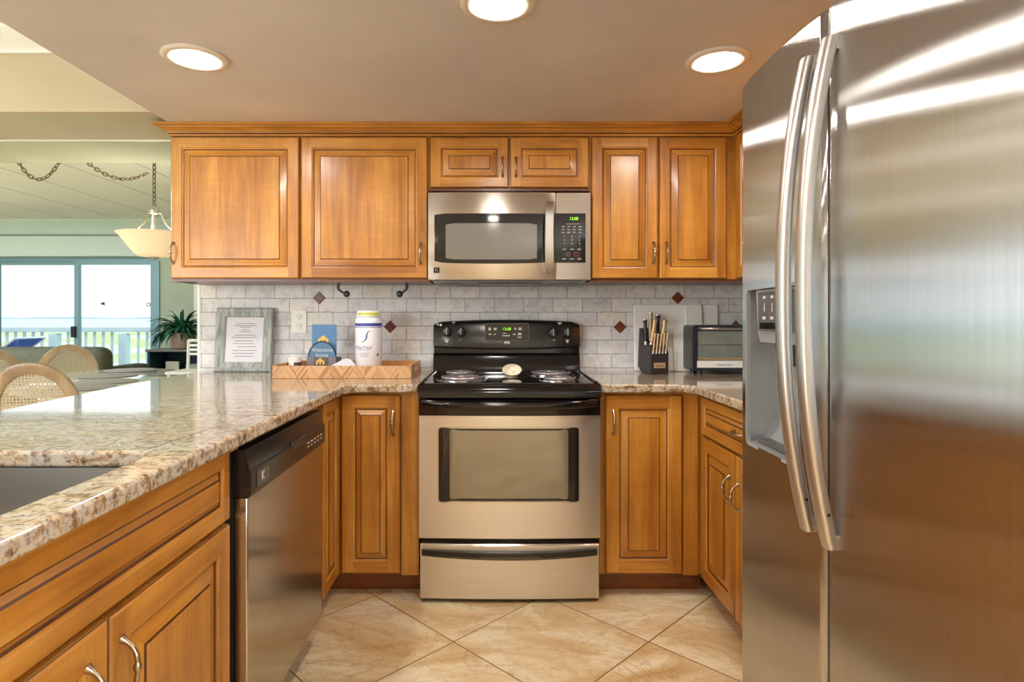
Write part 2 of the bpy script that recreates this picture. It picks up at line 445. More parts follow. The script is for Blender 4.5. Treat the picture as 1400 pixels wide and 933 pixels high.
# beam over the pass-through: painted face, underside, sage header behind
struct(bx('trim_1', M['beam'], (-9, -1.524, 2.68, 2.70, 2.123, 2.5)))
struct(bx('trim_2', M['beamu'], (-9, -1.524, 2.70, 3.10, 2.123, 2.5)))
struct(bx('trim_3', M['sage'], (-9, XL, 3.115, 3.55, 2.12, 2.5)))
struct(bx('trim_4', M['trim'], (-9, XL, 3.10, 3.115, 2.118, 2.5)))
def crown(name, pts_fn, x0, x1, m):
    prof = [(0, 0), (.012, 0), (.016, .02), (.03, .035), (.05, .06), (.075, .085), (.08, .1), (.095, .1), (.095, .115), (0, .115)]
    mb = MB(); mb.loops([[pts_fn(x, o, z) for o, z in prof] for x in (x0, x1)])
    return struct(mb.done(name, m, sm=50))
crown('trim_5', lambda x, o, z: (x, 2.68-o, 2.385+z), -9, -1.526, M['trim'])
crown('trim_6', lambda x, o, z: (x, FY-o, 2.385+z), -9, XL, M['tealtrim'])
struct(bx('trim_7', M['tealtrim'], (-9, XL, FY-.03, FY, 2.30, 2.385)))
struct(bx('trim_8', M['trim'], (-4.0, -3.95, FY-.02, FY, 0, 2.3)))
struct(bx('trim_9', M['trim'], (XL-.012, XL+.002, BY-.016, BY+.12, 0, CZ)))
struct(bx('baseboard_far', M['trim'], (-4.4, XL, FY-.018, FY, 0, .1)))

# sliding glass doors of the dining room
dr = struct(bx('door_1', M['alu'], (-8.86, -4.46, FY+.02, FY+.1, 1.95, 2.0)))
def dpart(n, b, m='alu'): return bx(n, M[m], b, dr)
dpart('door_frame', (-8.86, -4.46, FY+.02, FY+.1, 0, .04))
dpart('jamb', (-4.56, -4.46, FY-.02, FY+.1, .04, 1.95)); dpart('jamb', (-8.86, -8.8, FY+.02, FY+.1, .04, 1.95))
for x0, x1, y in ((-8.8, -7.72, FY+.07), (-7.74, -6.64, FY+.05), (-6.70, -5.56, FY+.07), (-5.62, -4.54, FY+.04)):
    p = MB(); p.box(x0, x0+.06, y-.02, y+.01, .04, 1.95); p.box(x1-.06, x1, y-.02, y+.01, .04, 1.95); p.box(x0+.06, x1-.06, y-.02, y+.01, .04, .12); p.box(x0+.06, x1-.06, y-.02, y+.01, 1.90, 1.95)
    q = p.done('sash', M['alu'], dr)
    bx('pane', M['glass'], (x0+.06, x1-.06, y-.006, y-.003, .12, 1.90), q)
bx('lock', M['blackp'], (-5.64, -5.585, FY-.02, FY+.02, .93, 1.08), dr, bev=.005)
v = bx('valance', M['tealtrim'], (-8.9, -4.62, FY-.12, FY-.02, 2.0, 2.27), None, bev=.01)
tag(v, 'pale teal boxed blind valance above the sliding glass doors', 'valance')
for px, py, s in ((140, 416, 'bird shaped sticker on the door glass beside the mullion'), (202, 416.5, 'round sticker on the door glass beside the jamb')):
    x = (px-676)*7.92/810; z = 1.19-(py-435)*7.92/810
    mb = MB()
    if px == 140: mb.prism([(-.045, 0), (0, .03), (.035, .022), (.02, .004), (.04, -.02), (0, -.012)], lambda a, b: (x+a, FY+.0315, z+b), lambda a, b: (x+a, FY+.0335, z+b))
    else: mb.loops([[(x+r*math.cos(k*PI/8), FY+d, z+r*math.sin(k*PI/8)) for k in range(16)] for r, d in ((.03, .0315), (.03, .0335), (.018, .0335), (.018, .0315))], closed=True)
    tag(mb.done('window_sticker', M['dgrey']), s, 'sticker')

# ------------------------------------------------------------------ outside
def land_mat():
    t = NT('marsh_grass')
    n = t.noise(t.obj((.05, .05, .05)), 1.0, 6, .65)
    t.P(Base_Color=t.ramp(n, [(.34, rgb(140, 158, 84)), (.46, rgb(190, 200, 120)), (.53, rgb(206, 210, 160)), (.58, rgb(226, 228, 222))]), Roughness=.9); return t.m
def water_mat():
    t = NT('sea_water')
    t.P(Base_Color=rgb(160, 198, 206), Roughness=.3)
    t.bump(t.noise(t.obj((.3, .3, .3)), 1.0, 3), .3, .3); return t.m
struct(bx('water', water_mat(), (-5000, 5000, -2000, 6000, -4.3, -4.2)))
mb = MB()
poly = [(-300, -120), (-13, -120), (-13, 14), (120, 14), (120, 150), (60, 170), (-20, 210), (-120, 240), (-220, 300), (-300, 260)]
mb.prism(poly, lambda a, b: (a, b, -4.5), lambda a, b: (a, b, -3.9))
struct(mb.done('ground', land_mat()))
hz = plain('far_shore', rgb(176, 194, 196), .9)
mb = MB()
pts = [(-6000+i*90, 4+4*math.sin(i*.7)+4*random.random()) for i in range(110)]
mb.prism([(-6000, -5)]+pts+[(3810, -5)], lambda a, b: (a, 4600, b*1.0), lambda a, b: (a, 4900, b*1.0))
struct(mb.done('hills', hz))
def deckm():
    t = NT('deck_boards')
    sp = t.n('SeparateXYZ', {0: t.n('TexCoord').outputs['Object']})
    f = t.math('LESS_THAN', t.math('FRACT', t.math('MULTIPLY', sp.outputs[1], 7.0)), .05)
    t.P(Base_Color=t.mix(f, rgb(168, 166, 160), rgb(60, 60, 60)), Roughness=.8); return t.m
struct(bx('deck_floor', deckm(), (-10.5, -3, FY+.12, 10.15, -.2, -.02)))
M['rail'] = plain('rail_paint', rgb(200, 214, 222), .6)
rail = thing('balcony_railing', (-7, 10, -.02), 'pale painted balcony railing with thin balusters beyond the glass doors', 'railing')
bx('top_rail', M['rail'], (-10.4, -4.4, 9.93, 10.07, .955, 1.035), rail, bev=.008)
bx('bottom_rail', M['rail'], (-10.4, -4.4, 9.97, 10.03, .08, .13), rail)
for x in (-9.74, -8.58, -7.41, -6.24, -5.06): bx('post', M['rail'], (x-.065, x+.065, 9.92, 10.06, -.02, .93), rail, bev=.01)
for i in range(40):
    x = -10.3+i*.148
    if min(abs(x-p) for p in (-9.74, -8.58, -7.41, -6.24, -5.06)) > .09:
        bx('baluster', M['rail'], (x-.014, x+.014, 9.98, 10.02, .1, .97), rail)
# blue deck lounger
M['blue'] = plain('blue_sling', rgb(52, 92, 190), .7, mottle=40)
dl = thing('deck_lounger', (-7.6, 8.95, -.02), 'blue sling lounge chair with raised back on the balcony deck', 'lounge chair')
mb = MB(); mb.loops([[(x, y, z) for x, z in ((-8.5, .36), (-7.75, .40), (-7.05, .90), (-7.05, .87), (-7.75, .36), (-8.5, .32))] for y in (8.7, 9.25)])
mb.done('sling', M['blue'], dl)
mb = MB()
for y in (8.68, 9.27): mb.tube([(-8.55, y, .33), (-7.75, y, .37), (-7.02, y, .89)], .016)
mb.tube([(-7.02, 8.68, .89), (-7.02, 9.27, .89)], .016)
mb.done('lounger_frame', M['trim'], dl)
for y in (8.68, 9.27):
    for x in (-8.4, -7.4): MB().tube([(x, y, .4 if x > -8 else .33), (x+.06, y, -.02)], .015).done('leg', M['trim'], dl)

# ------------------------------------------------------------------ wall cabinets
UY, UZ0, UZ1 = 2.80, 1.363, 2.055       # door face plane, underside, top
def wall_cab(x0, x1, z0, doors, handles, label, extra=0, under=True):
    t = thing('wall_cabinet', ((x0+x1)/2, 2.98, z0), label, 'cabinet', 'honey maple wall cabinets')
    g = .0018
    mb = MB(); mb.box(x0, x1, UY+.021, BY-.02, z0+.012, UZ1+.02)
    mb.mi = 1; mb.box(x0, x1, UY+.012, BY-.02, z0, z0+.012)
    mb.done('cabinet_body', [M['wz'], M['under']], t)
    for (a, b), h in zip(doors, handles):
        d = raised((a, UY, z0+.014), (1, 0, 0), (0, -1, 0), b-a, UZ1-z0-.022, 'door', t, fr=.05 if b-a > .5 else .047)
        hx, hz = h; pull((hx, UY, hz), (0, 0, 1), (0, -1, 0), d, .095 if z0 < 1.5 else .085)
    return t
def ux(px, D=UY): return (px-676)*D/810
def uz(py, D=UY): return 1.19-(py-435)*D/810
wall_cab(ux(231.5), ux(410), UZ0, [(ux(233), ux(408.5))], [(ux(237), uz(346))], 'large square-doored wall cabinet at the open end of the run, beside the pendant lamp')
wall_cab(ux(410), ux(586), UZ0, [(ux(411.5), ux(584.5))], [(ux(575), uz(347))], 'large square-doored wall cabinet joining the microwave')
wall_cab(ux(586), ux(807), UZ0+.43, [(ux(588), ux(695.3)), (ux(697.7), ux(805))], [(ux(687), uz(228.5)), (ux(705.5), uz(228.5))], 'short two-door wall cabinet above the microwave')
wall_cab(ux(807), 1.151, UZ0, [(ux(809), ux(899.3)), (ux(901.7), ux(994))], [(ux(893.5), uz(346)), (ux(911), uz(346))], 'tall narrow two-door wall cabinet above the knife block')
t = thing('wall_cabinet', (1.32, 2.2, UZ0), 'wall cabinet on the side wall above the toaster oven, mostly behind the refrigerator', 'cabinet', 'honey maple wall cabinets')
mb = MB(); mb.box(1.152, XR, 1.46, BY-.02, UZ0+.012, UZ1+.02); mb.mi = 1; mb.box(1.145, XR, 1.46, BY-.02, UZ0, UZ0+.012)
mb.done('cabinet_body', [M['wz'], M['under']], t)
for a, b, hy in ((2.78, 2.15, 2.2), (2.14, 1.5, 2.09)):
    d = raised((1.131, a, UZ0+.014), (0, -1, 0), (-1, 0, 0), a-b, UZ1-UZ0-.022, 'door', t)
    pull((1.131, hy, 1.48), (0, 0, 1), (-1, 0, 0), d)
# crown on top of the wall cabinets
prof = [(-.02, 2.052), (.007, 2.052), (.007, 2.062), (.013, 2.066), (.015, 2.071), (.02, 2.071), (.028, 2.079), (.043, 2.086), (.046, 2.0915), (.052, 2.0915), (.058, 2.096), (.058, CZ-.001), (-.02, CZ-.001)]
mb = MB()
P = [lambda o: (ux(231.5)-o, BY-.01), lambda o: (ux(231.5)-o, UY+.012-o), lambda o: (1.140-o, UY+.012-o), lambda o: (1.140-o, 1.46)]
mb.loops([[(*f(o), z) for o, z in prof] for f in P])
mb.bm.faces.ensure_lookup_table()
for k_, f_ in enumerate(mb.bm.faces):
    if k_ < 39 and k_ % 13 in (2, 4, 8): f_.material_index = 1
tag(mb.done('crown_molding', [M['wx'], M['glaze']], sm=20), 'honey maple crown molding running along the tops of the wall cabinets', 'molding')

# ------------------------------------------------------------------ backsplash
bs = tag(bx('tile_backsplash', M['splash'], (XL, XR, BY-.014, BY, .90, UZ0+.05)), 'pale tumbled stone tile backsplash with small rust diamond insets', 'backsplash')
bs.location = (0, 0, 0); bs.data.transform(Matrix.Translation(V(((XL+XR)/2, BY-.007, .90))))
M['rust'] = plain('rust_tile', rgb(122, 62, 40), .3, mottle=60)
M['rust2'] = plain('plum_tile', rgb(112, 58, 54), .3, mottle=60)
for px, py, m in ((436.5, 407.5, 'rust2'), (533.5, 447, 'rust2'), (847.7, 447.5, 'rust'), (926.5, 407.5, 'rust'), (1006, 447, 'rust'), (1104, 407.5, 'rust'), (356, 447, 'rust2')):
    x, z = (px-676)*3.136/810, 1.19-(py-435)*3.136/810; r = .034
    mb = MB()
    ls = [[(x+a*q, y, z+b*q) for a, b in ((1, 0), (0, 1), (-1, 0), (0, -1))] for q, y in ((r, BY-.012), (r, BY-.016), (r*.86, BY-.019))]
    mb.loops(ls); lab(mb.done('accent_tile', M[m], bs, sm=10), 'dark diamond accent tile')

# ------------------------------------------------------------------ base cabinets
BF = 2.515                     # face plane of the back run
LF = -.656                     # face plane of the peninsula
RF = .862                      # face plane of the side run
TK = .095
CT = .875                      # underside of the countertop
DZ0, DZ1 = .104, .862
# corner cabinet between dishwasher and range (two door leaves meeting in the corner)
t = thing('base_cabinet', (-.9, 2.8, 0), 'corner base cabinet with two narrow door leaves between dishwasher and range', 'cabinet', 'honey maple base cabinets')
mb = MB(); mb.box(LF-.60, -.324, BF+.021, BY-.02, TK, CT); mb.box(LF-.60, LF-.021, 2.15, BF+.021, TK, CT)
mb.mi = 1; mb.box(LF-.60, -.324, BF+.085, BY-.02, 0, TK); mb.box(LF-.60, LF-.08, 2.15, BF+.085, 0, TK)
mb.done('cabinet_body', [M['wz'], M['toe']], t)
d = raised((ux(466, BF), BF, DZ0), (1, 0, 0), (0, -1, 0), ux(547, BF)-ux(466, BF), DZ1-DZ0, 'door', t, fr=.052, slope=.022)
pull((ux(537.5, BF), BF, uz(579, BF)), (0, 0, 1), (0, -1, 0), d)
raised((LF, BF-.003, DZ0), (0, -1, 0), (1, 0, 0), .245, DZ1-DZ0, 'door', t, fr=.052, slope=.022)
# narrow filler with the false front next to the range
bx('filler_strip', M['wz'], (ux(549, BF), -.322, BF+.006, BF+.022, TK, CT), t)
# base cabinet on the other side of the range
t = thing('base_cabinet', (.65, 2.8, 0), 'single-door base cabinet below the knife block beside the range', 'cabinet', 'honey maple base cabinets')
mb = MB(); mb.box(.449, XR-.01, BF+.021, BY-.02, TK, CT); mb.mi = 1; mb.box(.449, RF+.04, BF+.085, BY-.02, 0, TK)
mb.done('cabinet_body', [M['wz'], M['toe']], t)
d = raised((ux(828, BF), BF, DZ0), (1, 0, 0), (0, -1, 0), ux(933, BF)-ux(828, BF), DZ1-DZ0, 'door', t, fr=.055)
pull((ux(838.5, BF), BF, uz(578, BF)), (0, 0, 1), (0, -1, 0), d)
bx('filler_strip', M['wz'], (ux(935, BF), RF+.004, BF+.006, BF+.022, TK, CT), t)
# side run beside the refrigerator
t = thing('base_cabinet', (1.15, 2.0, 0), 'drawer and two-door base cabinet beside the refrigerator', 'cabinet', 'honey maple base cabinets')
mb = MB(); mb.box(RF+.021, XR-.01, 1.46, BF+.02, TK, CT); mb.mi = 1; mb.box(RF+.085, XR-.01, 1.46, BF+.02, 0, TK)
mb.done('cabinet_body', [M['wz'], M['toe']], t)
d = raised((RF, 2.476, .706), (0, -1, 0), (-1, 0, 0), .70, .156, 'drawer', t, fr=.036, slope=.012, horiz=True)
pull((RF, 2.075, .784), (0, 1, 0), (-1, 0, 0), d)
d = raised((RF, 2.476, DZ0), (0, -1, 0), (-1, 0, 0), .345, .594, 'door', t, fr=.055)
pull((RF, 2.168, .565), (0, 0, 1), (-1, 0, 0), d)
d = raised((RF, 2.126, DZ0), (0, -1, 0), (-1, 0, 0), .345, .594, 'door', t, fr=.055)
pull((RF, 2.092, .555), (0, 0, 1), (-1, 0, 0), d)
# sink base in the peninsula
t = thing('base_cabinet', (-.96, 1.0, 0), 'sink base cabinet with false drawer front and two doors in the peninsula', 'cabinet', 'honey maple base cabinets')
mb = MB(); mb.box(-1.265, LF-.021, .30, .42, TK, CT); mb.box(-1.265, LF-.021, 1.37, 1.487, TK, CT); mb.box(-1.265, -1.24, .42, 1.37, TK, CT); mb.box(LF-.04, LF-.021, .42, 1.37, TK, CT); mb.box(-1.24, LF-.04, .42, 1.37, TK, .12)
mb.mi = 1; mb.box(-1.265, LF-.08, .30, 1.487, 0, TK)
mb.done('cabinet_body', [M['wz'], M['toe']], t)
Y1 = 1.474
d = raised((LF, Y1, .690), (0, -1, 0), (1, 0, 0), 1.13, .172, 'drawer', t, fr=.036, slope=.012, horiz=True)
d = raised((LF, Y1, DZ0), (0, -1, 0), (1, 0, 0), .462, .574, 'door', t, fr=.058, slope=.034)
pull((LF, 1.043, .575), (0, 0, 1), (1, 0, 0), d, .1)
d = raised((LF, 1.008, DZ0), (0, -1, 0), (1, 0, 0), .462, .574, 'door', t, fr=.058, slope=.034)
pull((LF, .955, .575), (0, 0, 1), (1, 0, 0), d, .1)
bx('light_rail', M['wy'], (LF-.02, LF+.012, .30, 1.487, .862, .875), t)
# end unit towards the viewer
t = thing('base_cabinet', (-.96, 0, 0), 'plain base cabinet at the near end of the peninsula below the counter', 'cabinet', 'honey maple base cabinets')
mb = MB(); mb.box(-1.265, LF-.021, -.45, .298, TK, CT); mb.mi = 1; mb.box(-1.265, LF-.08, -.45, .298, 0, TK)
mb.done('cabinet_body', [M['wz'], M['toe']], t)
d = raised((LF, .29, DZ0), (0, -1, 0), (1, 0, 0), .73, DZ1-DZ0, 'door', t)
pull((LF, .2, .7), (0, 0, 1), (1, 0, 0), d)
# back panel of the peninsula on the dining side
tag(bx('peninsula_panel', M['wz'], (-1.285, -1.267, -.45, BY-.02, 0, CT)), 'wood back panel of the peninsula facing the dining area', 'panel')

# ------------------------------------------------------------------ countertops
def arc(cx, cy, r, a0, a1, n=6): return [(cx+r*math.cos(a0+(a1-a0)*k/n), cy+r*math.sin(a0+(a1-a0)*k/n)) for k in range(n+1)]
def slab(outer, holes, name, label, z0=CT, z1=.91):
    bm = bmesh.new()
    def ring(pts):
        vs = [bm.verts.new((x, y, z1)) for x, y in pts]
        return [bm.edges.new((vs[i], vs[(i+1) % len(vs)])) for i in range(len(vs))]
    es = ring(outer)
    for h in holes: es += ring(h)
    bmesh.ops.triangle_fill(bm, use_beauty=True, edges=es)
    top = bm.faces[:]
    r = bmesh.ops.extrude_face_region(bm, geom=top)
    vs = [e for e in r['geom'] if isinstance(e, bmesh.types.BMVert)]
    bmesh.ops.translate(bm, vec=(0, 0, z0-z1), verts=vs)
    mb = MB(); mb.bm.free(); mb.bm = bm
    return tag(mb.done(name, M['granite'], bev=.007, seg=3), label, 'countertop')
SX0, SX1, SY0, SY1 = -1.17, -.707, .47, 1.246
hole = arc(SX1-.05, SY1-.05, .05, PI/2, 0)+arc(SX1-.05, SY0+.05, .05, 0, -PI/2)+arc(SX0+.05, SY0+.05, .05, -PI/2, -PI)+arc(SX0+.05, SY1-.05, .05, PI, PI/2)
slab([(-.62, -.47), (-.62, 2.44), (-.575, 2.49), (-.324, 2.49), (-.324, BY-.014), (-1.557, BY-.014), (-1.545, 2.4), (-1.49, 1.7), (-1.46, 1.2), (-1.46, -.47)], [hole],
     'granite_countertop', 'speckled granite countertop of the peninsula with the sink cutout')
slab([(.450, 2.49), (.79, 2.49), (.83, 2.45), (.83, 1.45), (XR, 1.45), (XR, BY-.014), (.450, BY-.014)], [], 'granite_countertop', 'speckled granite countertop under the knife block and toaster oven')
# undermount sink
M['sink'] = steel('steel_sink', (.58, .57, .55, 1), .3, .3, 0, (4, 4, 200))
def rl(d, z, r): return [(x, y, z) for x, y in rrect(SX0-d, SX1+d, SY0-d, SY1+d, r)]
mb = MB()
mb.loops([rl(.025, CT-.001, .06), rl(.004, CT-.001, .055), rl(.004, CT-.012, .055), rl(-.004, .70, .05), rl(-.03, .675, .045), rl(-.2, .672, .03)], cap=False)
mb.face(rl(-.2, .672, .03))
sk = mb.done('kitchen_sink', M['sink']); tag(sk, 'undermount stainless steel sink basin below the peninsula counter', 'sink')
MB().lathe([(.04, .0), (.04, .004), (.03, .006), (.012, .003), (.004, .003)], ((SX0+SX1)/2, (SY0+SY1)/2, .672)).done('drain', M['chrome'], sk)

# ------------------------------------------------------------------ range
rx0, rx1, rc = -.316, .442, .063
R = thing('kitchen_range', (rc, 2.8, 0), 'stainless electric range with black coil cooktop between base cabinets', 'range')
bx('range_body', M['blackp'], (rx0+.004, rx1-.004, 2.525, 3.12, .02, .87), R)
for x in (rx0+.06, rx1-.06):
    for y in (2.54, 3.05): MB().cyl((x, y, 0), (x, y, .022), .018).done('foot', M['blackp'], R)
# cooktop: rolled front lip, raised rims
mb = MB()
prof = [(2.462, .858), (2.462, .872), (2.466, .890), (2.478, .904), (2.498, .912), (2.53, .9145), (3.045, .9145), (3.045, .858)]
mb.loops([[(x, y, z) for y, z in prof] for x in (rx0-.001, rx1+.001)])
ct = mb.done('cooktop', M['black'], R, sm=50)
for s, x in ((1, rx0+.012), (-1, rx1-.012)):
    MB().tube([(x, 2.50, .9165), (x, 3.04, .9165)], .0065, 8).done('cooktop_rim', M['black'], ct)
def burner(x, y, r, name='burner'):
    mb = MB()
    mb.lathe([(r+.012, .9155), (r+.012, .919), (r+.004, .9205), (r-.004, .9175), (r*.6, .9160), (r*.2, .9158)], (x, y, 0), 40)
    b = mb.done(name, M['chrome'], ct, sm=60)
    pts = []
    turns = 4 if r > .1 else 3
    n = turns*28
    for k in range(n+1):
        a = 2*PI*turns*k/n; q = r*.22+(r*.92-r*.22)*k/n
        pts.append((x+q*math.cos(a), y+q*math.sin(a), .9255))
    MB().tube(pts, .0052, 8).done('coil', M['coil'], b, sm=60)
    mb = MB()
    for k in range(3):
        a = k*2*PI/3+.4; mb.tube([(x, y, .9195), (x+r*.95*math.cos(a), y+r*.95*math.sin(a), .9195)], .0025, 6)
    mb.lathe([(.012, .9165), (.012, .921), (.004, .922)], (x, y, 0), 12)
    mb.done('coil_support', M['chrome'], b)
M['coil'] = plain('coil_grey', rgb(186, 180, 186), .3, .8)
burner(-.147, 2.655, .103); burner(-.170, 2.905, .078); burner(.27, 2.885, .103); burner(.285, 2.63, .078)
# oven door
mb = MB()
def bow(y, x, k=.010): return y-k*(1-((x-rc)/.38)**2)
xs = [rx0+.001+(rx1-rx0-.002)*i/16 for i in range(17)]
mb.loops([[(x, bow(2.478, x), .268), (x, bow(2.474, x), .272), (x, bow(2.474, x), .782), (x, 2.52, .782), (x, 2.52, .268)] for x in xs])
od = mb.done('oven_door', M['steel_h'], R, sm=40)
mb = MB()
mb.loops([[(x, bow(2.474, x, .011), .783), (x, bow(2.470, x, .011), .787), (x, bow(2.470, x, .011), .846), (x, bow(2.476, x, .011), .850), (x, 2.52, .850), (x, 2.52, .783)] for x in xs])
mb.done('door_top_band', M['black'], od, sm=40)
# window: rim, black glass, clear centre
def curved_patch(x0, x1, z0, z1, r, y, th, m, name, par, n=8):
    mb = MB(); pts = rrect(x0, x1, z0, z1, r, 4)
    lp = [(x, z) for x, z in pts]
    f = lambda d: [(x, bow(y, x)-d, z) for x, z in lp]
    ci = [(x0+(x1-x0)*.5+(x-(x0+x1)/2)*.97, z0+(z1-z0)*.5+(z-(z0+z1)/2)*.97) for x, z in lp]
    g = [(x, bow(y, x)-th-.0006, z) for x, z in ci]
    mb.loops([f(-.006), f(th), g], cap=False)
    # front cap in vertical strips so that it follows the bow
    cols = 14; zt = lambda x, top: None
    xa = x0+(x1-x0)*.015; xb = x1-(x1-x0)*.015; za = z0+(z1-z0)*.015; zb = z1-(z1-z0)*.015; rr = r*.97
    def lim(x):
        d = max(0, xa+rr-x, x-(xb-rr)); k = rr-math.sqrt(max(0, rr*rr-d*d)); return za+k, zb-k
    px = sorted(set([xa+(xb-xa)*i/cols for i in range(cols+1)]+[xa+rr*(1-math.cos(a*PI/8)) for a in range(5)]+[xb-rr*(1-math.cos(a*PI/8)) for a in range(5)]))
    prev = None
    for x in px:
        a, b = lim(x); yy = bow(y, x)-th-.0006
        cur = ((x, yy, a), (x, yy, b))
        if prev: mb.face([prev[0], cur[0], cur[1], prev[1]])
        prev = cur
    return mb.done(name, m, par, sm=40)
def fx(px, D=2.465): return (px-676)*D/810
def fz(py, D=2.465): return 1.19-(py-435)*D/810
curved_patch(fx(598), fx(793), fz(688.5), fz(583.5), .014, 2.474, .0012, M['handle'], 'window_rim', od)
wn = curved_patch(fx(599.6), fx(791.4), fz(687), fz(585), .012, 2.474, .0024, M['blackglass'], 'oven_window', od)
curved_patch(fx(615), fx(777), fz(683), fz(587.5), .010, 2.474, .0032, M['ovenglass'], 'clear_glass', wn)
# oven door handle, wide black bow
mb = MB()
hs = [(-.016, 0), (-.014, -.010), (-.004, -.014), (.012, -.014), (.017, -.006), (.014, .004), (-.012, .006)]
path = []
for i in range(25):
    t_ = i/24*2-1; path.append((rc+t_*.365, 2.464-.045*(1-abs(t_)**4)-.0*t_, .838-.010*(1-t_*t_)))
mb.sweep(path, [(b, a) for a, b in hs], (0, 1, 0), (0, 0, 1))
mb.done('handle', M['black'], od, sm=60)
# storage drawer
mb = MB()
mb.loops([[(x, bow(2.482, x), .014), (x, bow(2.476, x), .020), (x, bow(2.476, x), .240), (x, bow(2.482, x), .246), (x, 2.52, .246), (x, 2.52, .014)] for x in [rx0+.006+(rx1-rx0-.012)*i/16 for i in range(17)]])
dw = mb.done('drawer', M['steel_h'], R, sm=40)
mb = MB(); ls = []
for i in range(21):
    t_ = i/20*2-1; x = rc+t_*.366; yy = bow(2.476, x); b = .012*(1-t_*t_)
    ls.append([(x, yy+.004, .226-b*.55), (x, yy-.012-b, .225-b*.55), (x, yy-.014-b, .215-b*.9), (x, yy-.004, .198-b*1.45), (x, yy+.004, .198-b*1.45)])
mb.loops(ls); mb.done('handle', M['panelblack'], dw, sm=50)
# backguard
mb = MB()
n = 20; ls = []
for i in range(n+1):
    t_ = i/n*2-1; x = rc+t_*.379; top = 1.181-.012*abs(t_)**2.2; low = 1.034+.010*abs(t_)**2-.004
    e = .012 if abs(t_) > .97 else 0
    yb = 3.052+.012*abs(t_)**6
    ls.append([(x, yb+.018, low), (x, yb, low+.006), (x, yb+.012, top-.018-e), (x, yb+.022, top-.004-e), (x, yb+.036, top-e), (x, 3.13, top-.008-e), (x, 3.13, low)])
mb.loops(ls); bg_ = mb.done('backguard', M['panelblack'], R, sm=50)
mb = MB()
prof = [(3.045, .913), (3.052, .93), (3.058, .99), (3.068, 1.004), (3.085, 1.008), (3.09, 1.04), (3.13, 1.04), (3.13, .913)]
mb.loops([[(x, y, z) for y, z in prof] for x in (rx0+.001, rx1-.001)])
mb.done('riser', M['black'], bg_, sm=50)
GY = 3.058
for px, py in ((611, 453.5), (630.5, 454), (756, 455), (775.5, 454.5)):
    x, z = fx(px, GY), fz(py, GY)
    mb = MB(); mb.lathe([(.025, -.004), (.0245, .006), (.021, .010), (.019, .022), (.016, .024), (.004, .0245)], (x, GY-.001, z), 24, (0, -1, 0))
    k = mb.done('knob', M['blackp'], bg_, sm=40)
    bx('knob_grip', M['grey'], (x-.0035, x+.0035, GY-.034, GY-.012, z-.016, z+.020), k, bev=.002)
mb = MB(); pts = rrect(fx(663, GY), fx(723, GY), fz(466, GY), fz(442, GY), .006)
mb.loops([[(x, GY+d, z) for x, z in pts] for d in (.012, -.0035, -.0045)])
cp = mb.done('control_panel', M['dgrey2'] if 'dgrey2' in M else plain('control_glass', rgb(58, 50, 46), .2), bg_)
mb = MB(); ins = rrect(fx(664, GY), fx(722, GY), fz(465, GY), fz(443, GY), .005)
mb.loops([[(x, GY+d, z) for x, z in p_] for d, p_ in ((-.0045, pts), (-.0062, pts), (-.0062, ins), (-.0045, ins))], closed=True)
mb.done('panel_bezel', M['dgrey'], cp)
def fbox(name, m, x0p, x1p, y0p, y1p, D, th, par): return bx(name, m, (fx(x0p, D), fx(x1p, D), D-th, D, fz(y1p, D), fz(y0p, D)), par)
fbox('display', M['greendk'], 685, 700.5, 446.5, 454, GY-.0045, .0012, cp)
text('display_digits', '12:08', .021, (fx(692.6, GY), GY-.0065, fz(450.2, GY)), (PI/2, 0, 0), M['green'], cp, sx=1.0)
mb = MB()
for a, b, c, d in ((668, 671, 448, 452), (675, 679, 448.5, 451.5), (668, 672, 456.5, 458), (675, 678, 456.5, 458), (687, 692, 455.5, 456.5), (687, 697, 458.5, 460), (703, 706, 448.5, 451), (709, 713, 448, 451.5), (701, 705, 456.5, 458), (708, 713, 455.5, 458.5), (708, 713, 460.5, 462)):
    mb.box(fx(a, GY), fx(b, GY), GY-.0056, GY-.0045, fz(d, GY), fz(c, GY))
mb.done('key_markings', M['mark'], cp)
mb = MB()
for a, b, c, d in ((597, 599.5, 443, 445), (601, 604, 443, 446), (618.5, 622, 440.5, 442), (608, 613.5, 464.5, 466), (609, 612.5, 466.5, 468.5), (627.5, 633, 464.5, 466), (628.5, 632, 466.5, 468.5), (762, 768, 441, 442.2), (763.5, 766.5, 442.6, 444), (753, 759, 464.8, 466), (754.5, 757.5, 466.5, 469), (773, 778, 464.8, 466), (774.5, 777, 466.5, 469)):
    mb.box(fx(a, GY), fx(b, GY), GY-.0015, GY+.006, fz(d, GY), fz(c, GY))
mb.done('knob_markings', M['mark'], bg_)
lg = fbox('emblem', M['mark'], 689.5, 697, 467, 474, GY-.001, .003, bg_)
text('emblem_mark', 'K', .022, (fx(693.2, GY), GY-.0045, fz(470.6, GY)), (PI/2, 0, 0), M['dgrey'], lg)

# spoon rest on the cooktop
M['ceramic'] = plain('cream_ceramic', rgb(232, 222, 198), .22, 0, .4, mottle=30)
mb = MB()
cx, cy, cz = (700-676)*2.74/810, 2.74, .9152
ls = []
tilt = math.radians(48)
def sp(u, v, h):        # dish frame tipped towards the viewer
    return (cx+u, cy+v*math.cos(tilt)+h*math.sin(tilt)*1.0, cz+.034+v*math.sin(tilt)-h*math.cos(tilt))
for r, h in ((.12, .028), (.45, .026), (.75, .018), (.94, .006), (1.0, -.002), (.96, -.004), (.86, .003), (.6, .012), (.3, .016), (.06, .017)):
    ls.append([sp(.0455*r*math.cos(a)*(1+.02*math.cos(7*a)), .034*r*math.sin(a), h) for a in [2*PI*k/36 for k in range(36)]])
mb.loops(ls)
mb.lathe([(.026, 0), (.026, .004), (.018, .02), (.014, .032)], (cx, cy+.018, cz), 20)
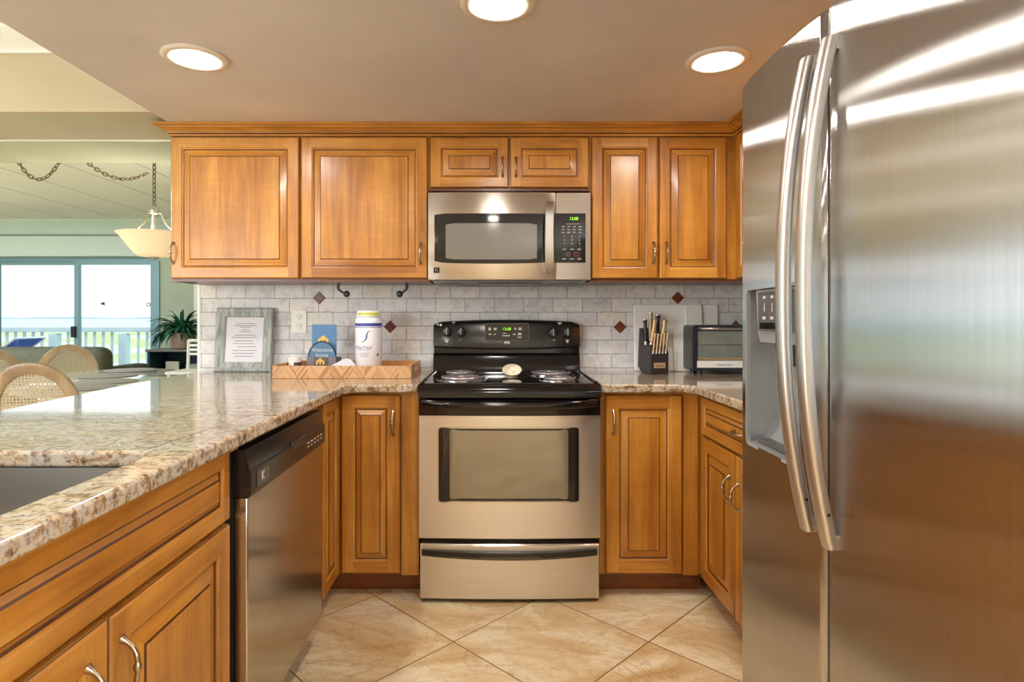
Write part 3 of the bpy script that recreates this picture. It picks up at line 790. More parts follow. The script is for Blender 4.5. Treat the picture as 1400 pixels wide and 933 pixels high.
tag(mb.done('spoon_rest', M['ceramic'], sm=60), 'small cream ceramic spoon rest in the middle of the black cooktop', 'spoon rest')

# ------------------------------------------------------------------ microwave
MY = 2.77; mx0, mx1 = fx(585.5, MY), fx(808, MY); mz0, mz1 = 1.368, fz(263.3, MY)
W = thing('microwave_oven', ((mx0+mx1)/2, 2.95, mz0), 'stainless over-the-range microwave with black window under the short cabinet', 'microwave')
mb = MB(); mb.box(mx0, mx1, MY+.022, BY-.017, mz0+.004, mz1)
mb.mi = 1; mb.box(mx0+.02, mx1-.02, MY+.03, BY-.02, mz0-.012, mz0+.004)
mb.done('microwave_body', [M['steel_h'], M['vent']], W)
mc = (fx(585.5, MY)+fx(759, MY))/2
def mbow(x): return MY-.012*(1-((x-mc)/.31)**2) if x < fx(761, MY) else MY+.001
xs = [fx(585.5, MY)+(fx(759, MY)-fx(585.5, MY))*i/14 for i in range(15)]
mb = MB(); mb.loops([[(x, mbow(x)+.003, mz0), (x, mbow(x), mz0+.004), (x, mbow(x), mz1-.004), (x, mbow(x)+.003, mz1), (x, MY+.021, mz1), (x, MY+.021, mz0)] for x in xs])
md = mb.done('door', M['steel_h'], W, sm=40)
def mpatch(x0, x1, z0, z1, th, m, name, par, sag=0.0, n=12):
    mb = MB(); ls = []
    for i in range(n+1):
        x = x0+(x1-x0)*i/n; y = mbow(x); k = sag*(1-((x-mc)/.31)**2)
        e = .006 if i in (0, n) else 0
        ls.append([(x, y+.004, z0-k+e), (x, y-th, z0-k+e), (x, y-th, z1-e), (x, y+.004, z1-e)])
    mb.loops(ls); return mb.done(name, m, par, sm=40)
mwn = mpatch(fx(594, MY), fx(754, MY), fz(358.5, MY), fz(292.5, MY), .0015, M['blackglass'], 'door_window', md, .009)
mpatch(fx(609.5, MY), fx(734, MY), fz(354.5, MY), fz(306, MY), .0026, M['microglass'], 'screen', mwn, .003)
mb = MB(); path = []
for i in range(17):
    t_ = i/16*2-1; path.append((fx(751, MY)-.004*(1-t_*t_), MY-.008-.038*(1-t_**4), fz(325, MY)+t_*.167))
mb.sweep(path, [(-.020, -.006), (.020, -.006), (.022, 0), (.018, .008), (-.018, .008), (-.022, 0)], (1, 0, 0), (0, -1, 0))
mb.done('handle', M['handle'], md, sm=50)
lg = bx('emblem', M['panelblack'], (fx(593, MY), fx(601, MY), MY-.006, MY-.001, fz(373.5, MY), fz(366, MY)), md)
text('emblem_mark', 'K', .022, (fx(597, MY), MY-.0065, fz(369.8, MY)), (PI/2, 0, 0), M['markdim'], lg)
cpn = bx('control_side', M['steel_h'], (fx(760, MY), mx1, MY, MY+.021, mz0, mz1), W, bev=.004)
kp = bx('keypad', M['blackglass'], (fx(757, MY), fx(800.5, MY), MY-.003, MY+.002, fz(359.5, MY), fz(292, MY)), cpn, bev=.002)
KY = MY-.003
bx('display', M['greendk'], (fx(776, KY), fx(792, KY), KY-.001, KY, fz(303, KY), fz(295.5, KY)), kp)
text('display_digits', '12:08', .02, (fx(784.3, KY), KY-.0015, fz(299.3, KY)), (PI/2, 0, 0), M['green'], kp, sx=.95)
mb = MB()
for r, py in enumerate((310, 314, 318)):
    for px in (770, 777.5, 785, 793): mb.box(fx(px-2.2, KY), fx(px+2.2, KY), KY-.0008, KY, fz(py+.9, KY), fz(py-.9, KY))
mb.box(fx(774, KY), fx(793, KY), KY-.0008, KY, fz(306.8, KY), fz(305.8, KY))
for py in (341, 354.2):
    for px in (771.5, 782, 792): mb.box(fx(px-2.6, KY), fx(px+2.6, KY), KY-.0008, KY, fz(py+.9, KY), fz(py-.9, KY))
mb.lathe([(.0095, .0), (.0095, .0008), (.0075, .0008), (.0075, 0)], (fx(776.7, KY), KY, fz(348, KY)), 16, (0, -1, 0), cap=False)
mb.done('key_markings', M['markdim'], kp)
mb = MB(); mb.lathe([(.0105, .0), (.0105, .0008), (.008, .0008), (.008, 0)], (fx(787.5, KY), KY, fz(348, KY)), 16, (0, -1, 0), cap=False); mb.done('stop_key_ring', M['red'], kp)
for i, d in enumerate('123456789'):
    text('key_digit', d, .011, (fx((771.5, 782, 792)[i % 3], KY), KY-.0005, fz((323.5, 328.5, 333.5)[i//3], KY)), (PI/2, 0, 0), M['mark'], kp)
# underside: filters and light
for x0, x1 in ((605, 632), (755, 785)):
    bx('grease_filter', M['dgrey'], (fx(x0, 2.95), fx(x1, 2.95), 2.83, 3.05, mz0-.016, mz0-.012), W)
bx('vent_grille', M['panelblack'], (fx(655, 2.9), fx(738, 2.9), 2.79, 2.87, mz0-.018, mz0-.012), W)

# ------------------------------------------------------------------ dishwasher
DF = -.625
D = thing('dishwasher', (-.95, 1.82, 0), 'stainless dishwasher with black control panel under the peninsula counter', 'dishwasher')
bx('tub', M['blackp'], (-1.24, LF-.004, 1.505, 2.14, .1, .86), D)
bx('kick_plate', M['blackp'], (-1.2, LF-.055, 1.51, 2.135, .0, .1), D)
dd = bx('door', M['steel_d'], (LF-.003, DF, 1.499, 2.145, .115, .735), D, bev=.004)
mb = MB()
prof = [(LF-.003, .735), (DF+.004, .735), (DF+.010, .742), (DF+.010, .800), (DF+.006, .806), (DF-.006, .856), (LF-.003, .856)]
mb.loops([[(x, y, z) for x, z in prof] for y in (1.496, 2.148)])
cpd = mb.done('control_panel', M['panelblack'], D, sm=20)
bx('latch_recess', M['blackp'], (DF+.004, DF+.0125, 1.80, 1.925, .784, .812), cpd, bev=.003)
bx('logo_plate', M['black'], (DF+.009, DF+.0112, 1.53, 1.615, .752, .793), cpd)
text('emblem_mark', 'K', .034, (DF+.0116, 1.572, .772), (PI/2, 0, PI/2), M['mark'], cpd)
mb = MB()
for y in (1.95, 1.985, 2.02, 2.055, 2.09): mb.box(DF+.0095, DF+.0110, y, y+.018, .775, .779); mb.box(DF+.0095, DF+.0110, y, y+.014, .763, .766)
mb.done('key_markings', M['mark'], cpd)

# ------------------------------------------------------------------ refrigerator
F = thing('refrigerator', (1.05, .96, 0), 'large stainless side-by-side refrigerator with ice dispenser', 'refrigerator')
bx('fridge_body', plain('fridge_side', rgb(96, 96, 98), .4, .3), (.66, 1.44, .515, 1.415, .03, 1.735), F, bev=.006)
bx('base_grille', M['blackp'], (.63, .66, .53, 1.40, .0, .06), F)
FX = .592
def surf(y, y0, y1, b):
    t_ = (y-y0)/(y1-y0)*2-1
    e = min(y-y0, y1-y); r = .009
    k = (r-math.sqrt(max(0, r*r-(r-e)**2))) if e < r else 0
    return FX-b*(1-t_*t_)+k
def fridge_door(y0, y1, b, hole=None, name='door'):
    ys = [y0, y0+.0012, y0+.004, y0+.009, y0+.014]; n = 18
    ys += [y0+.014+(y1-y0-.028)*i/n for i in range(1, n)]+[y1-.014, y1-.009, y1-.004, y1-.0012, y1]
    zs = [.065, .072, 1.738, 1.745]
    if hole:
        ys = sorted([y for y in ys if abs(y-hole[0]) > .008 and abs(y-hole[1]) > .008]+[hole[0], hole[1]]); zs = [.065, .072, hole[2], hole[3], 1.738, 1.745]
    mb = MB()
    g = [[mb.bm.verts.new((surf(y, y0, y1, b)+(.006 if z in (zs[0], zs[-1]) else 0), y, z)) for z in zs] for y in ys]
    for i in range(len(ys)-1):
        for j in range(len(zs)-1):
            if hole and hole[0] <= (ys[i]+ys[i+1])/2 <= hole[1] and hole[2] <= (zs[j]+zs[j+1])/2 <= hole[3]: continue
            mb.vface([g[i][j], g[i+1][j], g[i+1][j+1], g[i][j+1]])
    bk = [[mb.bm.verts.new((.657, y, z)) for z in (zs[0], zs[-1])] for y in (y0, y1)]
    mb.vface([r[0] for r in g]+[bk[1][0], bk[0][0]]); mb.vface([r[-1] for r in g]+[bk[1][1], bk[0][1]])
    mb.vface(g[0]+[bk[0][1], bk[0][0]]); mb.vface(g[-1]+[bk[1][1], bk[1][0]])
    return mb.done(name, M['steel_f'], F, sm=40)
H = (1.135, 1.372, .905, 1.254)
fz0, fz1 = 1.0605, 1.42
frz = fridge_door(fz0, fz1, .012, H)
frg = fridge_door(.51, 1.0515, .020)
sf = lambda y: surf(y, fz0, fz1, .012)
bx('door_gasket', M['blackp'], (.597, .657, 1.0517, 1.0603, .07, 1.735), F)
# dispenser recess
mb = MB(); y0, y1, z0, z1 = H
xb = .650
mb.mi = 0
def q(*p): mb.face(p)
q((xb, y0, z0+.05), (xb, y1, z0+.05), (xb, y1, z1), (xb, y0, z1))
q((xb, y0, z0+.05), (xb, y1, z0+.05), (xb-.025, y1, z0+.006), (xb-.025, y0, z0+.006))
q((xb-.025, y0, z0+.006), (xb-.025, y1, z0+.006), (sf(y1), y1, z0), (sf(y0), y0, z0))
q((xb, y0, z1), (xb, y1, z1), (sf(y1), y1, z1), (sf(y0), y0, z1))
for y in (y0, y1): q((sf(y), y, z0), (xb-.025, y, z0+.006), (xb, y, z0+.05), (xb, y, z1), (sf(y), y, z1))
dp = mb.done('dispenser_recess', plain('dispenser_grey', rgb(168, 170, 172), .3, .5), frz, sm=25)
ro, ri = rrect(y0-.006, y1+.006, z0-.006, z1+.006, .020, 6), rrect(y0+.0005, y1-.0005, z0+.0005, z1-.0005, .013, 6)
mb = MB(); mb.loops([[(sf(y)+d, y, z) for y, z in l] for l, d in ((ro, .001), (ro, -.003), (ri, -.003), (ri, .006))], cap=False)
mb.done('dispenser_bezel', M['grey'], frz, sm=30)
mb = MB(); mb.loops([[(x, y, z) for x, z in ((.590, 1.252), (.594, 1.158), (.600, 1.136), (.63, 1.136), (.648, 1.252))] for y in (1.145, 1.336)])
pn = mb.done('dispenser_panel', M['grey'], frz, sm=20)
bx('keypad', M['dgrey'], (.5895, .594, 1.16, 1.325, 1.162, 1.247), pn)
mb = MB()
for i in range(4):
    y = 1.18+i*.036
    mb.box(.589, .5897, y, y+.012, 1.232, 1.238); mb.box(.589, .5897, y, y+.014, 1.187, 1.193); mb.box(.589, .5897, y+.004, y+.007, 1.204, 1.222)
mb.done('key_markings', M['mark'], pn)
bx('key_window', M['blackglass'], (.5888, .590, 1.235, 1.315, 1.166, 1.180), pn)
mb = MB(); mb.loops([[(x, y, z) for x, y in ((.605, 1.20), (.605, 1.28), (.645, 1.28), (.645, 1.20))] for z in (1.136, 1.125)]+[[(x, y, 1.09) for x, y in ((.615, 1.22), (.615, 1.26), (.64, 1.26), (.64, 1.22))]])
mb.done('ice_chute', M['dgrey'], frz)
bx('drip_tray', M['dgrey'], (.60, .635, 1.16, 1.35, z0+.004, z0+.011), frz)
for name, par, y, zt, zb in (('handle', frz, 1.092, 1.668, .800), ('handle', frg, 1.020, 1.672, .795)):
    mb = MB(); path = []
    for i in range(33):
        t_ = i/32*2-1
        path.append((FX-.014-.046*(1-abs(t_)**2.3), y+.0*t_, (zt+zb)/2+t_*(zt-zb)/2))
    sec = [(.0155*math.copysign(abs(math.cos(a))**.7, math.cos(a)), .012*math.copysign(abs(math.sin(a))**.8, math.sin(a))) for a in [2*PI*k/16 for k in range(16)]]
    mb.sweep(path, sec, (0, 1, 0), (1, 0, 0))
    h = mb.done(name, M['handle'], par, sm=60)
    for z in (zt-.012, zb+.012): bx('handle_mount', M['handle'], (FX-.014, FX+.002, y-.012, y+.012, z-.012, z+.012), h, bev=.003)
    MB().cyl((FX-.025, y-.0157, zb+.06), (FX-.025, y-.0145, zb+.06), .003, 10).done('set_screw', M['blackp'], h)

# ------------------------------------------------------------------ recessed lamps
M['lens'] = plain('lamp_lens', (1, .94, .86, 1), .5, emit=LAMP)
def downlight(x, y, label):
    L_ = thing('recessed_light', (x, y, CZ), label, 'ceiling light', 'recessed ceiling lights')
    mb = MB(); mb.lathe([(.108, 0), (.110, -.004), (.104, -.009), (.080, -.009), (.074, -.003), (.074, 0)], (x, y, CZ), 48, cap=False)
    mb.done('trim_ring', M['ringw'], L_, sm=50)
    mb = MB(); mb.lathe([(.0745, -.0015), (.0745, -.0035), (.05, -.0042), (.004, -.0044)], (x, y, CZ), 40); mb.done('lens', M['lens'], L_, sm=50)
M['ringw'] = plain('ring_white', rgb(226, 216, 204), .5)
downlight(-1.05, 2.08, 'recessed ceiling light over the peninsula near the beam')
downlight(.79, 2.10, 'recessed ceiling light beside the top of the refrigerator')
downlight(.01, 1.72, 'recessed ceiling light cut by the top edge over the kitchen centre')
downlight(-1.05, .55, 'recessed ceiling light over the sink end of the peninsula')
downlight(.0, .1, 'recessed ceiling light over the viewer')
downlight(-1.25, -1.2, 'recessed ceiling light behind the viewer')

# ------------------------------------------------------------------ things on the back counter
CTZ = .9105
def px3(px, py, D): return V(((px-676)*D/810, D, 1.19-(py-435)*D/810))
# framed notice, leaning on the backsplash
M['wash'] = NT('whitewashed_wood')
t_ = M['wash']; nn = t_.noise(t_.obj((60, 60, 8)), 1.0, 4)
t_.P(Base_Color=t_.ramp(nn, [(.3, rgb(118, 124, 122)), (.5, rgb(156, 164, 162)), (.7, rgb(190, 194, 192))]), Roughness=.7); M['wash'] = t_.m
M['paper'] = plain('paper', rgb(218, 218, 228), .7)
M['ink'] = plain('ink_grey', rgb(120, 120, 130), .8)
x0, x1 = -1.455, -1.160; z0, z1 = CTZ, CTZ+.333
lean = lambda z: 3.085+(z-CTZ)*.12
PF = thing('picture_frame', ((x0+x1)/2, 3.09, CTZ), 'whitewashed wooden frame holding a printed notice, leaning on the backsplash', 'picture frame')
mb = MB()
def fl(i, d): return [(x, lean(z)-d, z) for x, z in ((x0+i, z0+i), (x1-i, z0+i), (x1-i, z1-i), (x0+i, z1-i))]
mb.loops([fl(0, 0), fl(0, .018), fl(.006, .024), fl(.022, .022), fl(.030, .017), fl(.042, .016), fl(.047, .010), fl(.050, .008), fl(.050, 0)], closed=True)
mb.done('frame_molding', M['wash'], PF, sm=20)
mb = MB(); mb.loops([fl(.048, .001), fl(.048, .006)]); ps = mb.done('printed_sheet', M['paper'], PF)
mb = MB()
for zz, a, b in ((1.195, .01, .06), (1.16, .05, .15), (1.15, .04, .16), (1.142, .07, .13), (1.128, .08, .12), (1.118, .07, .13), (1.10, .045, .155), (1.088, .03, .165), (1.07, .05, .14), (1.056, .04, .15), (1.04, .06, .16), (1.02, .04, .165), (1.005, .04, .155), (.99, .05, .15)):
    xx = x0+.05; y = lean(zz)-.0062
    mb.box(xx+a, xx+b, y-.0006, y, zz-.0014, zz+.0014)
mb.done('printed_lines', M['ink'], ps)
mb = MB(); mb.loops([[(x, y, z) for x, y in ((-1.33, 3.10), (-1.29, 3.10), (-1.29, 3.106), (-1.33, 3.106))] for z in (CTZ+.16,)]+[[(-1.33, 3.122, CTZ), (-1.29, 3.122, CTZ), (-1.29, 3.128, CTZ), (-1.33, 3.128, CTZ)]])
mb.done('easel_leg', M['wash'], PF)

# wall outlet
O = thing('wall_outlet', (-1.033, BY-.014, 1.115), 'white duplex wall outlet on the tile above the tray', 'outlet')
op = bx('cover_plate', M['white'], (-1.073, -.993, BY-.020, BY-.013, 1.110, 1.230), O, bev=.002)
for z in (1.196, 1.145):
    mb = MB(); mb.lathe([(.0165, 0), (.0165, .0025), (.015, .003), (.004, .003)], (-1.033, BY-.020, z), 24, (0, -1, 0)); rr_ = mb.done('receptacle', M['white'], op)
    mb = MB(); mb.box(-1.0405, -1.0385, BY-.0236, BY-.0225, z, z+.009); mb.box(-1.0275, -1.0255, BY-.0236, BY-.0225, z+.001, z+.008); mb.box(-1.035, -1.031, BY-.0236, BY-.0225, z-.010, z-.006)
    mb.done('slots', M['blackp'], rr_)

# under-cabinet paper towel holder
T = thing('paper_towel_holder', (-.60, 2.95, UZ0-.06), 'empty dark metal paper towel holder hanging under the wall cabinet', 'paper towel holder')
M['iron'] = plain('dark_iron', rgb(62, 62, 66), .35, .7)
for s, xk, xt in ((1, -.733, -.770), (-1, -.470, -.440)):
    mb = MB(); y = 2.94
    mb.tube([(xt, y, UZ0-.001), (xt-.006*s, y, UZ0-.015), (xt-.004*s, y, UZ0-.03), (xt+.012*s, y, UZ0-.044), (xk-.004*s, y, UZ0-.052)], [.007, .0075, .006, .0055, .005], 10)
    mb.done('arm', M['iron'], T, sm=60)
    MB().lathe([(.004, -.008), (.013, -.006), (.0165, 0), (.013, .006), (.004, .008)], (xk, y-.002, UZ0-.054), 20, (0, -1, 0)).done('end_disc', M['iron'], T, sm=60)

# wooden tray with herringbone inlay
def herring():
    t = NT('herringbone_inlay')
    sp = t.n('SeparateXYZ', {0: t.n('TexCoord').outputs['Object']})
    a = t.math('ABSOLUTE', t.math('SUBTRACT', t.math('FRACT', t.math('MULTIPLY', sp.outputs[0], 9.5)), .5))
    s_ = t.math('ADD', t.math('MULTIPLY', sp.outputs[2], 62.0), t.math('MULTIPLY', a, 9.0))
    idx = t.math('FLOOR', s_)
    col = t.math('FLOOR', t.math('MULTIPLY', sp.outputs[0], 19.0))
    wn = t.n('TexWhiteNoise', {0: t.n('CombineXYZ', {0: idx, 1: col, 2: 0.0})}, noise_dimensions='3D')
    base = t.ramp(wn.outputs[0], [(0, rgb(172, 124, 82)), (.3, rgb(198, 154, 108)), (.7, rgb(212, 170, 122)), (1, rgb(192, 144, 110))])
    ln = t.math('LESS_THAN', t.math('FRACT', s_), .08)
    t.P(Base_Color=t.mix(t.math('MULTIPLY', ln, .45), base, rgb(120, 78, 40)), Roughness=.45); return t.m
M['herring'] = herring()
M['traywood'] = wood('tray_wood', 'x', rgb(176, 116, 58), rgb(206, 148, 84), rgb(222, 170, 104))
tx0, tx1, ty0, ty1, tz1 = -1.026, -.384, 2.735, 3.085, CTZ+.058
TR = thing('serving_tray', ((tx0+tx1)/2, 2.9, CTZ), 'wooden serving tray with herringbone inlaid front on the granite counter', 'tray')
mb = MB(); mb.box(tx0+.012, tx1-.012, ty0+.012, ty1-.012, CTZ, CTZ+.008); mb.done('tray_bottom', M['traywood'], TR)
bx('tray_side', M['herring'], (tx0, tx1, ty0, ty0+.012, CTZ, tz1), TR, bev=.0015)
bx('tray_side', M['traywood'], (tx0, tx1, ty1-.012, ty1, CTZ, tz1), TR, bev=.0015)
for xa, xb_ in ((tx0, tx0+.012), (tx1-.012, tx1)):
    mb = MB(); yc = (ty0+ty1)/2
    mb.box(xa, xb_, ty0+.012, ty1-.012, CTZ, CTZ+.024)
    mb.box(xa, xb_, ty0+.012, yc-.05, CTZ+.024, CTZ+.044); mb.box(xa, xb_, yc+.05, ty1-.012, CTZ+.024, CTZ+.044)
    mb.box(xa, xb_, ty0+.012, ty1-.012, CTZ+.044, tz1+.004)
    mb.done('tray_end', M['traywood'], TR)
TB = CTZ+.0085
# canister
cx, cy, cr = -.622, 2.93, .0655
M['label'] = plain('label_white', rgb(236, 236, 244), .35)
M['bluep'] = plain('label_blue', rgb(66, 70, 160), .4)
M['violet'] = plain('label_violet', rgb(96, 84, 170), .4)
M['yellowgreen'] = plain('label_yellow_green', rgb(196, 200, 96), .4)
CN = thing('food_canister', (cx, cy, TB), 'tall white plastic canister with blue bands and a blue swoosh, standing in the tray', 'canister')
cb = MB().lathe([(cr-.003, 0), (cr, .004), (cr, .252), (cr-.004, .268), (cr-.012, .276), (.05, .276)], (cx, cy, TB), 40).done('canister_body', M['label'], CN, sm=50)
MB().lathe([(.050, .2765), (.0585, .277), (.0585, .282), (.057, .304), (.052, .308), (.004, .308)], (cx, cy, TB), 40).done('lid', M['white'], CN, sm=50)
def band(z0, z1, m, name, a0=-PI*.995, a1=0.0, r=cr+.0006, ctr=(cx, cy), base=TB, par=None, n=30):
    mb = MB(); ls = []
    for k in range(n+1):
        a = a0+(a1-a0)*k/n
        ls.append([(ctr[0]+q_*math.cos(a), ctr[1]+q_*math.sin(a), base+z) for q_, z in ((r-.002, z0), (r, z0), (r, z1), (r-.002, z1))])
    mb.loops(ls); return mb.done(name, m, par, sm=60)
band(.231, .246, M['bluep'], 'blue_band', par=cb); band(.224, .227, M['bluep'], 'blue_band', par=cb)
band(.010, .022, M['violet'], 'blue_band', par=cb); band(.003, .006, M['bluep'], 'blue_band', par=cb)
band(.284, .298, M['yellowgreen'], 'lid_sticker', a0=-PI*.75, a1=-PI*.12, r=.0592, par=cb)
def wrap(a, z, r=cr+.0008): return (cx+r*math.cos(a), cy+r*math.sin(a), TB+z)
kx = [-.026, -.014, -.005, .002, .004, .004, .008, .014, .022]; kz = [.151, .156, .163, .172, .181, .191, .199, .206, .210]
mb = MB(); pts = []; rs = []
for k in range(33):
    u = k/32*8; q_ = min(7, int(u)); f_ = u-q_
    X_ = kx[q_]*(1-f_)+kx[q_+1]*f_; Z_ = kz[q_]*(1-f_)+kz[q_+1]*f_
    pts.append(wrap(-PI/2+math.asin(X_/cr), Z_)); rs.append(.0006+.0026*math.sin(PI*k/32))
mb.tube(pts, rs, 6); mb.done('swoosh', M['bluep'], cb, sm=60)
text('printed_text', 'Dry Food', .02, (cx-.012, cy-cr-.0004, TB+.128), (PI/2, 0, 0), M['violet'], cb)
mb = MB()
for z, a0, a1 in ((.116, -2.2, -1.25), (.100, -2.1, -1.3), (.092, -2.05, -1.4), (.084, -2.0, -1.4)):
    n = 8; ls = [[wrap(a0+(a1-a0)*k/n, z+d, cr+e) for d, e in ((-.001, -.001), (-.001, .0008), (.001, .0008), (.001, -.001))] for k in range(n+1)]
    mb.loops(ls)
mb.done('printed_lines', M['ink'], cb)
band(.085, .098, M['ink'], 'seal_mark', a0=-.75, a1=-.55, par=cb)
# small spice jar
jx, jy = -.977, 2.90
J = thing('spice_jar', (jx, jy, TB), 'small white jar with a dark label at the end of the tray', 'jar')
jb = MB().lathe([(.028, 0), (.030, .003), (.030, .060), (.028, .064), (.004, .064)], (jx, jy, TB), 28).done('jar_body', M['white'], J, sm=50)
band(.006, .056, M['dgrey'], 'jar_label', a0=-PI*.45, a1=PI*.1, r=.0306, ctr=(jx, jy), par=jb, n=14)
MB().lathe([(.029, .0645), (.0295, .066), (.0295, .078), (.027, .080), (.004, .080)], (jx, jy, TB), 28).done('jar_lid', M['white'], J, sm=50)
# napkin-style holder, blue booklet and round-topped welcome card
M['holder'] = plain('grey_felt', rgb(128, 122, 134), .9, mottle=80)
M['bookblue'] = plain('booklet_blue', rgb(78, 126, 172), .5)
M['carddark'] = plain('card_blue', rgb(86, 124, 160), .5)
M['gold'] = plain('gold_print', rgb(222, 182, 84), .5)
hx, hy = -.848, 2.93
HD = thing('card_holder', (hx, hy, TB), 'grey flocked card holder with a gold house emblem, in the tray', 'card holder')
mb = MB(); mb.box(hx-.072, hx+.072, hy-.03, hy-.022, TB, TB+.080); mb.done('front_panel', M['holder'], HD, bev=.003)
mb = MB(); mb.box(hx-.072, hx+.082, hy+.030, hy+.038, TB, TB+.078); mb.done('back_panel', M['holder'], HD, bev=.003)
bx('holder_base', M['holder'], (hx-.07, hx+.07, hy-.022, hy+.03, TB, TB+.008), HD)
pl = bx('dark_plaque', M['dgrey'], (hx-.036, hx+.032, hy-.0335, hy-.0298, TB+.006, TB+.078), HD)
def house(x, z, s, y, par, m='gold'):
    mb = MB()
    mb.prism([(-s, 0), (-s, s*.75), (-s*.62, s*.95), (0, s*1.5), (s*.62, s*.95), (s, s*.75), (s, 0), (s*.5, 0), (s*.5, s*.6), (s*.2, s*.6), (s*.2, 0), (-s*.2, 0), (-s*.2, s*.6), (-s*.5, s*.6), (-s*.5, 0)], lambda a, b: (x+a, y, z+b), lambda a, b: (x+a, y-.0012, z+b))
    return mb.done('house_emblem', M[m], par)
house(hx-.004, TB+.044, .021, hy-.0335, pl)
text('printed_text', 'Welcome\nHome', .013, (hx-.004, hy-.034, TB+.026), (PI/2, 0, 0), M['mark'], pl)
WC = thing('welcome_card', (hx, hy-.012, TB+.0085), 'round-topped blue welcome card with a dark rim in the grey holder', 'card')
ap = [(-.066, .0)]+[(-.066*math.cos(k*PI/20), .068+.076*math.sin(k*PI/20)) for k in range(21)]+[(.066, .0)]
mb = MB(); mb.prism(ap, lambda a, b: (hx+a, hy-.014, TB+.0085+b), lambda a, b: (hx+a, hy-.010, TB+.0085+b)); wc = mb.done('card', M['carddark'], WC)
mb = MB(); mb.tube([(hx+a*1.02, hy-.013, TB+.0085+b+.001) for a, b in ap[1:-1]], .0034, 8); mb.done('rim', M['navy'] if 'navy' in M else plain('navy_rim', rgb(22, 40, 62), .4), wc, sm=60)
text('printed_text', 'Welcome\nhome', .026, (hx, hy-.0145, TB+.100), (PI/2, 0, 0), M['mark'], wc)
BK = thing('booklet', (hx+.006, hy+.012, TB+.0085), 'tall blue booklet with a pale house emblem standing in the grey holder', 'booklet')
bk = bx('cover', M['bookblue'], (hx-.056, hx+.064, hy+.006, hy+.014, TB+.0085, TB+.238), BK, bev=.001)
house(hx-.0, TB+.147, .026, hy+.006, bk)
# folded white packet
mb = MB(); cx2, cy2 = -.715, 2.85
ls = [[(cx2-.095, cy2-.01, TB), (cx2+.055, cy2, TB), (cx2+.055, cy2+.05, TB), (cx2-.095, cy2+.04, TB)], [(cx2-.075, cy2, TB+.040), (cx2+.045, cy2+.01, TB+.04), (cx2+.045, cy2+.04, TB+.04), (cx2-.075, cy2+.03, TB+.04)], [(cx2-.010, cy2+.016, TB+.074), (cx2+.016, cy2+.018, TB+.072), (cx2+.016, cy2+.026, TB+.072), (cx2-.010, cy2+.024, TB+.074)]]
mb.loops(ls); tag(mb.done('folded_napkin', M['paper'], bev=.002), 'peaked white folded napkin in the tray between holder and canister', 'napkin')

# cutting boards
M['board'] = plain('white_cutting_board', rgb(243, 243, 240), .22, 0, .3)
M['board2'] = plain('milky_cutting_board', rgb(246, 245, 240), .15, 0, .5)
def leanboard(poly, ybase, name, label, m, th, k=.045):
    mb = MB()
    mb.prism(poly, lambda a, b: (a, ybase+(b-CTZ)*k, b), lambda a, b: (a, ybase-th+(b-CTZ)*k, b))
    return tag(mb.done(name, M[m], bev=.004, seg=3, sm=40), label, 'cutting board')
bx0, bx1 = .733, 1.176
leanboard(rrect(bx0, bx1, CTZ, CTZ+.350, .012), 3.112, 'cutting_board', 'large rectangular white cutting board leaning on the tile behind the knife block', 'board', .010)
c_ = 1.042; hw = .108; hh = .044
sil = [(c_-hw+.006, CTZ), (c_+hw-.006, CTZ), (c_+hw, CTZ+.008), (c_+hw, CTZ+.215)]
sil += [(c_+hw-.064*(math.sin(a)), CTZ+.215+.045*(1-math.cos(a))) for a in [PI/2*k/6 for k in range(1, 7)]]
sil += [(c_+hh, CTZ+.285), (c_+hh, CTZ+.34), (c_+hh-.01, CTZ+.35), (c_-hh+.01, CTZ+.35), (c_-hh, CTZ+.34), (c_-hh, CTZ+.285)]
sil += [(c_-hw+.064*(math.sin(a)), CTZ+.215+.045*(1-math.cos(a))) for a in [PI/2*k/6 for k in range(6, 0, -1)]]
sil += [(c_-hw, CTZ+.215), (c_-hw, CTZ+.008)]
leanboard(sil, 3.094, 'cutting_board', 'paddle-shaped white cutting board with a handle, in front of the rectangular one', 'board2', .012)

# knife block with knives (built square, then turned)
KB = thing('knife_block', (.812, 3.0, CTZ), 'black wooden knife block with tan name plate, holding knives by the cutting boards', 'knife block')
rot = math.radians(12)
c_r, s_r = math.cos(rot), math.sin(rot)
def kb(u, v, z): return (.812+u*c_r-v*s_r, 3.0+u*s_r+v*c_r, CTZ+z)
M['kblock'] = plain('black_wood', rgb(48, 40, 42), .35, mottle=40)
hw = .048
mb = MB()
prof = [(-.052, 0), (.045, 0), (.070, .012), (.115, .20), (.095, .215), (.016, .125), (-.052, .107)]
prof = [(-.052, 0), (.052, 0), (.095, .03), (.078, .228), (.052, .222), (.012, .146), (-.030, .143), (-.052, .105)]
mb.loops([[kb(u, v, z) for v, z in prof] for u in (-hw, hw)])
kbody = mb.done('block', M['kblock'], KB, bev=.002, sm=20)
M['tan'] = plain('tan_plate', rgb(196, 160, 118), .4)
mb = MB(); mb.loops([[kb(u, -.0525-d, z) for u, z in ((-.031, .030), (.029, .030), (.029, .056), (-.031, .056))] for d in (-.001, .0012)])
npl = mb.done('name_plate', M['tan'], KB)
mb = MB()
for z in (.047, .042, .037): mb.loops([[kb(u, -.0537-d, q_) for u, q_ in ((-.022, z-.0012), (.022, z-.0012), (.022, z+.0012), (-.022, z+.0012))] for d in (-.0002, .0006)])
mb.done('plate_lettering', M['dgrey'], npl)
M['knife_steel'] = plain('knife_steel', rgb(196, 186, 176), .2, 1)
M['knife_black'] = plain('knife_black', rgb(30, 32, 42), .3)
M['knife_tan'] = plain('knife_tan', rgb(190, 160, 122), .3, .5)
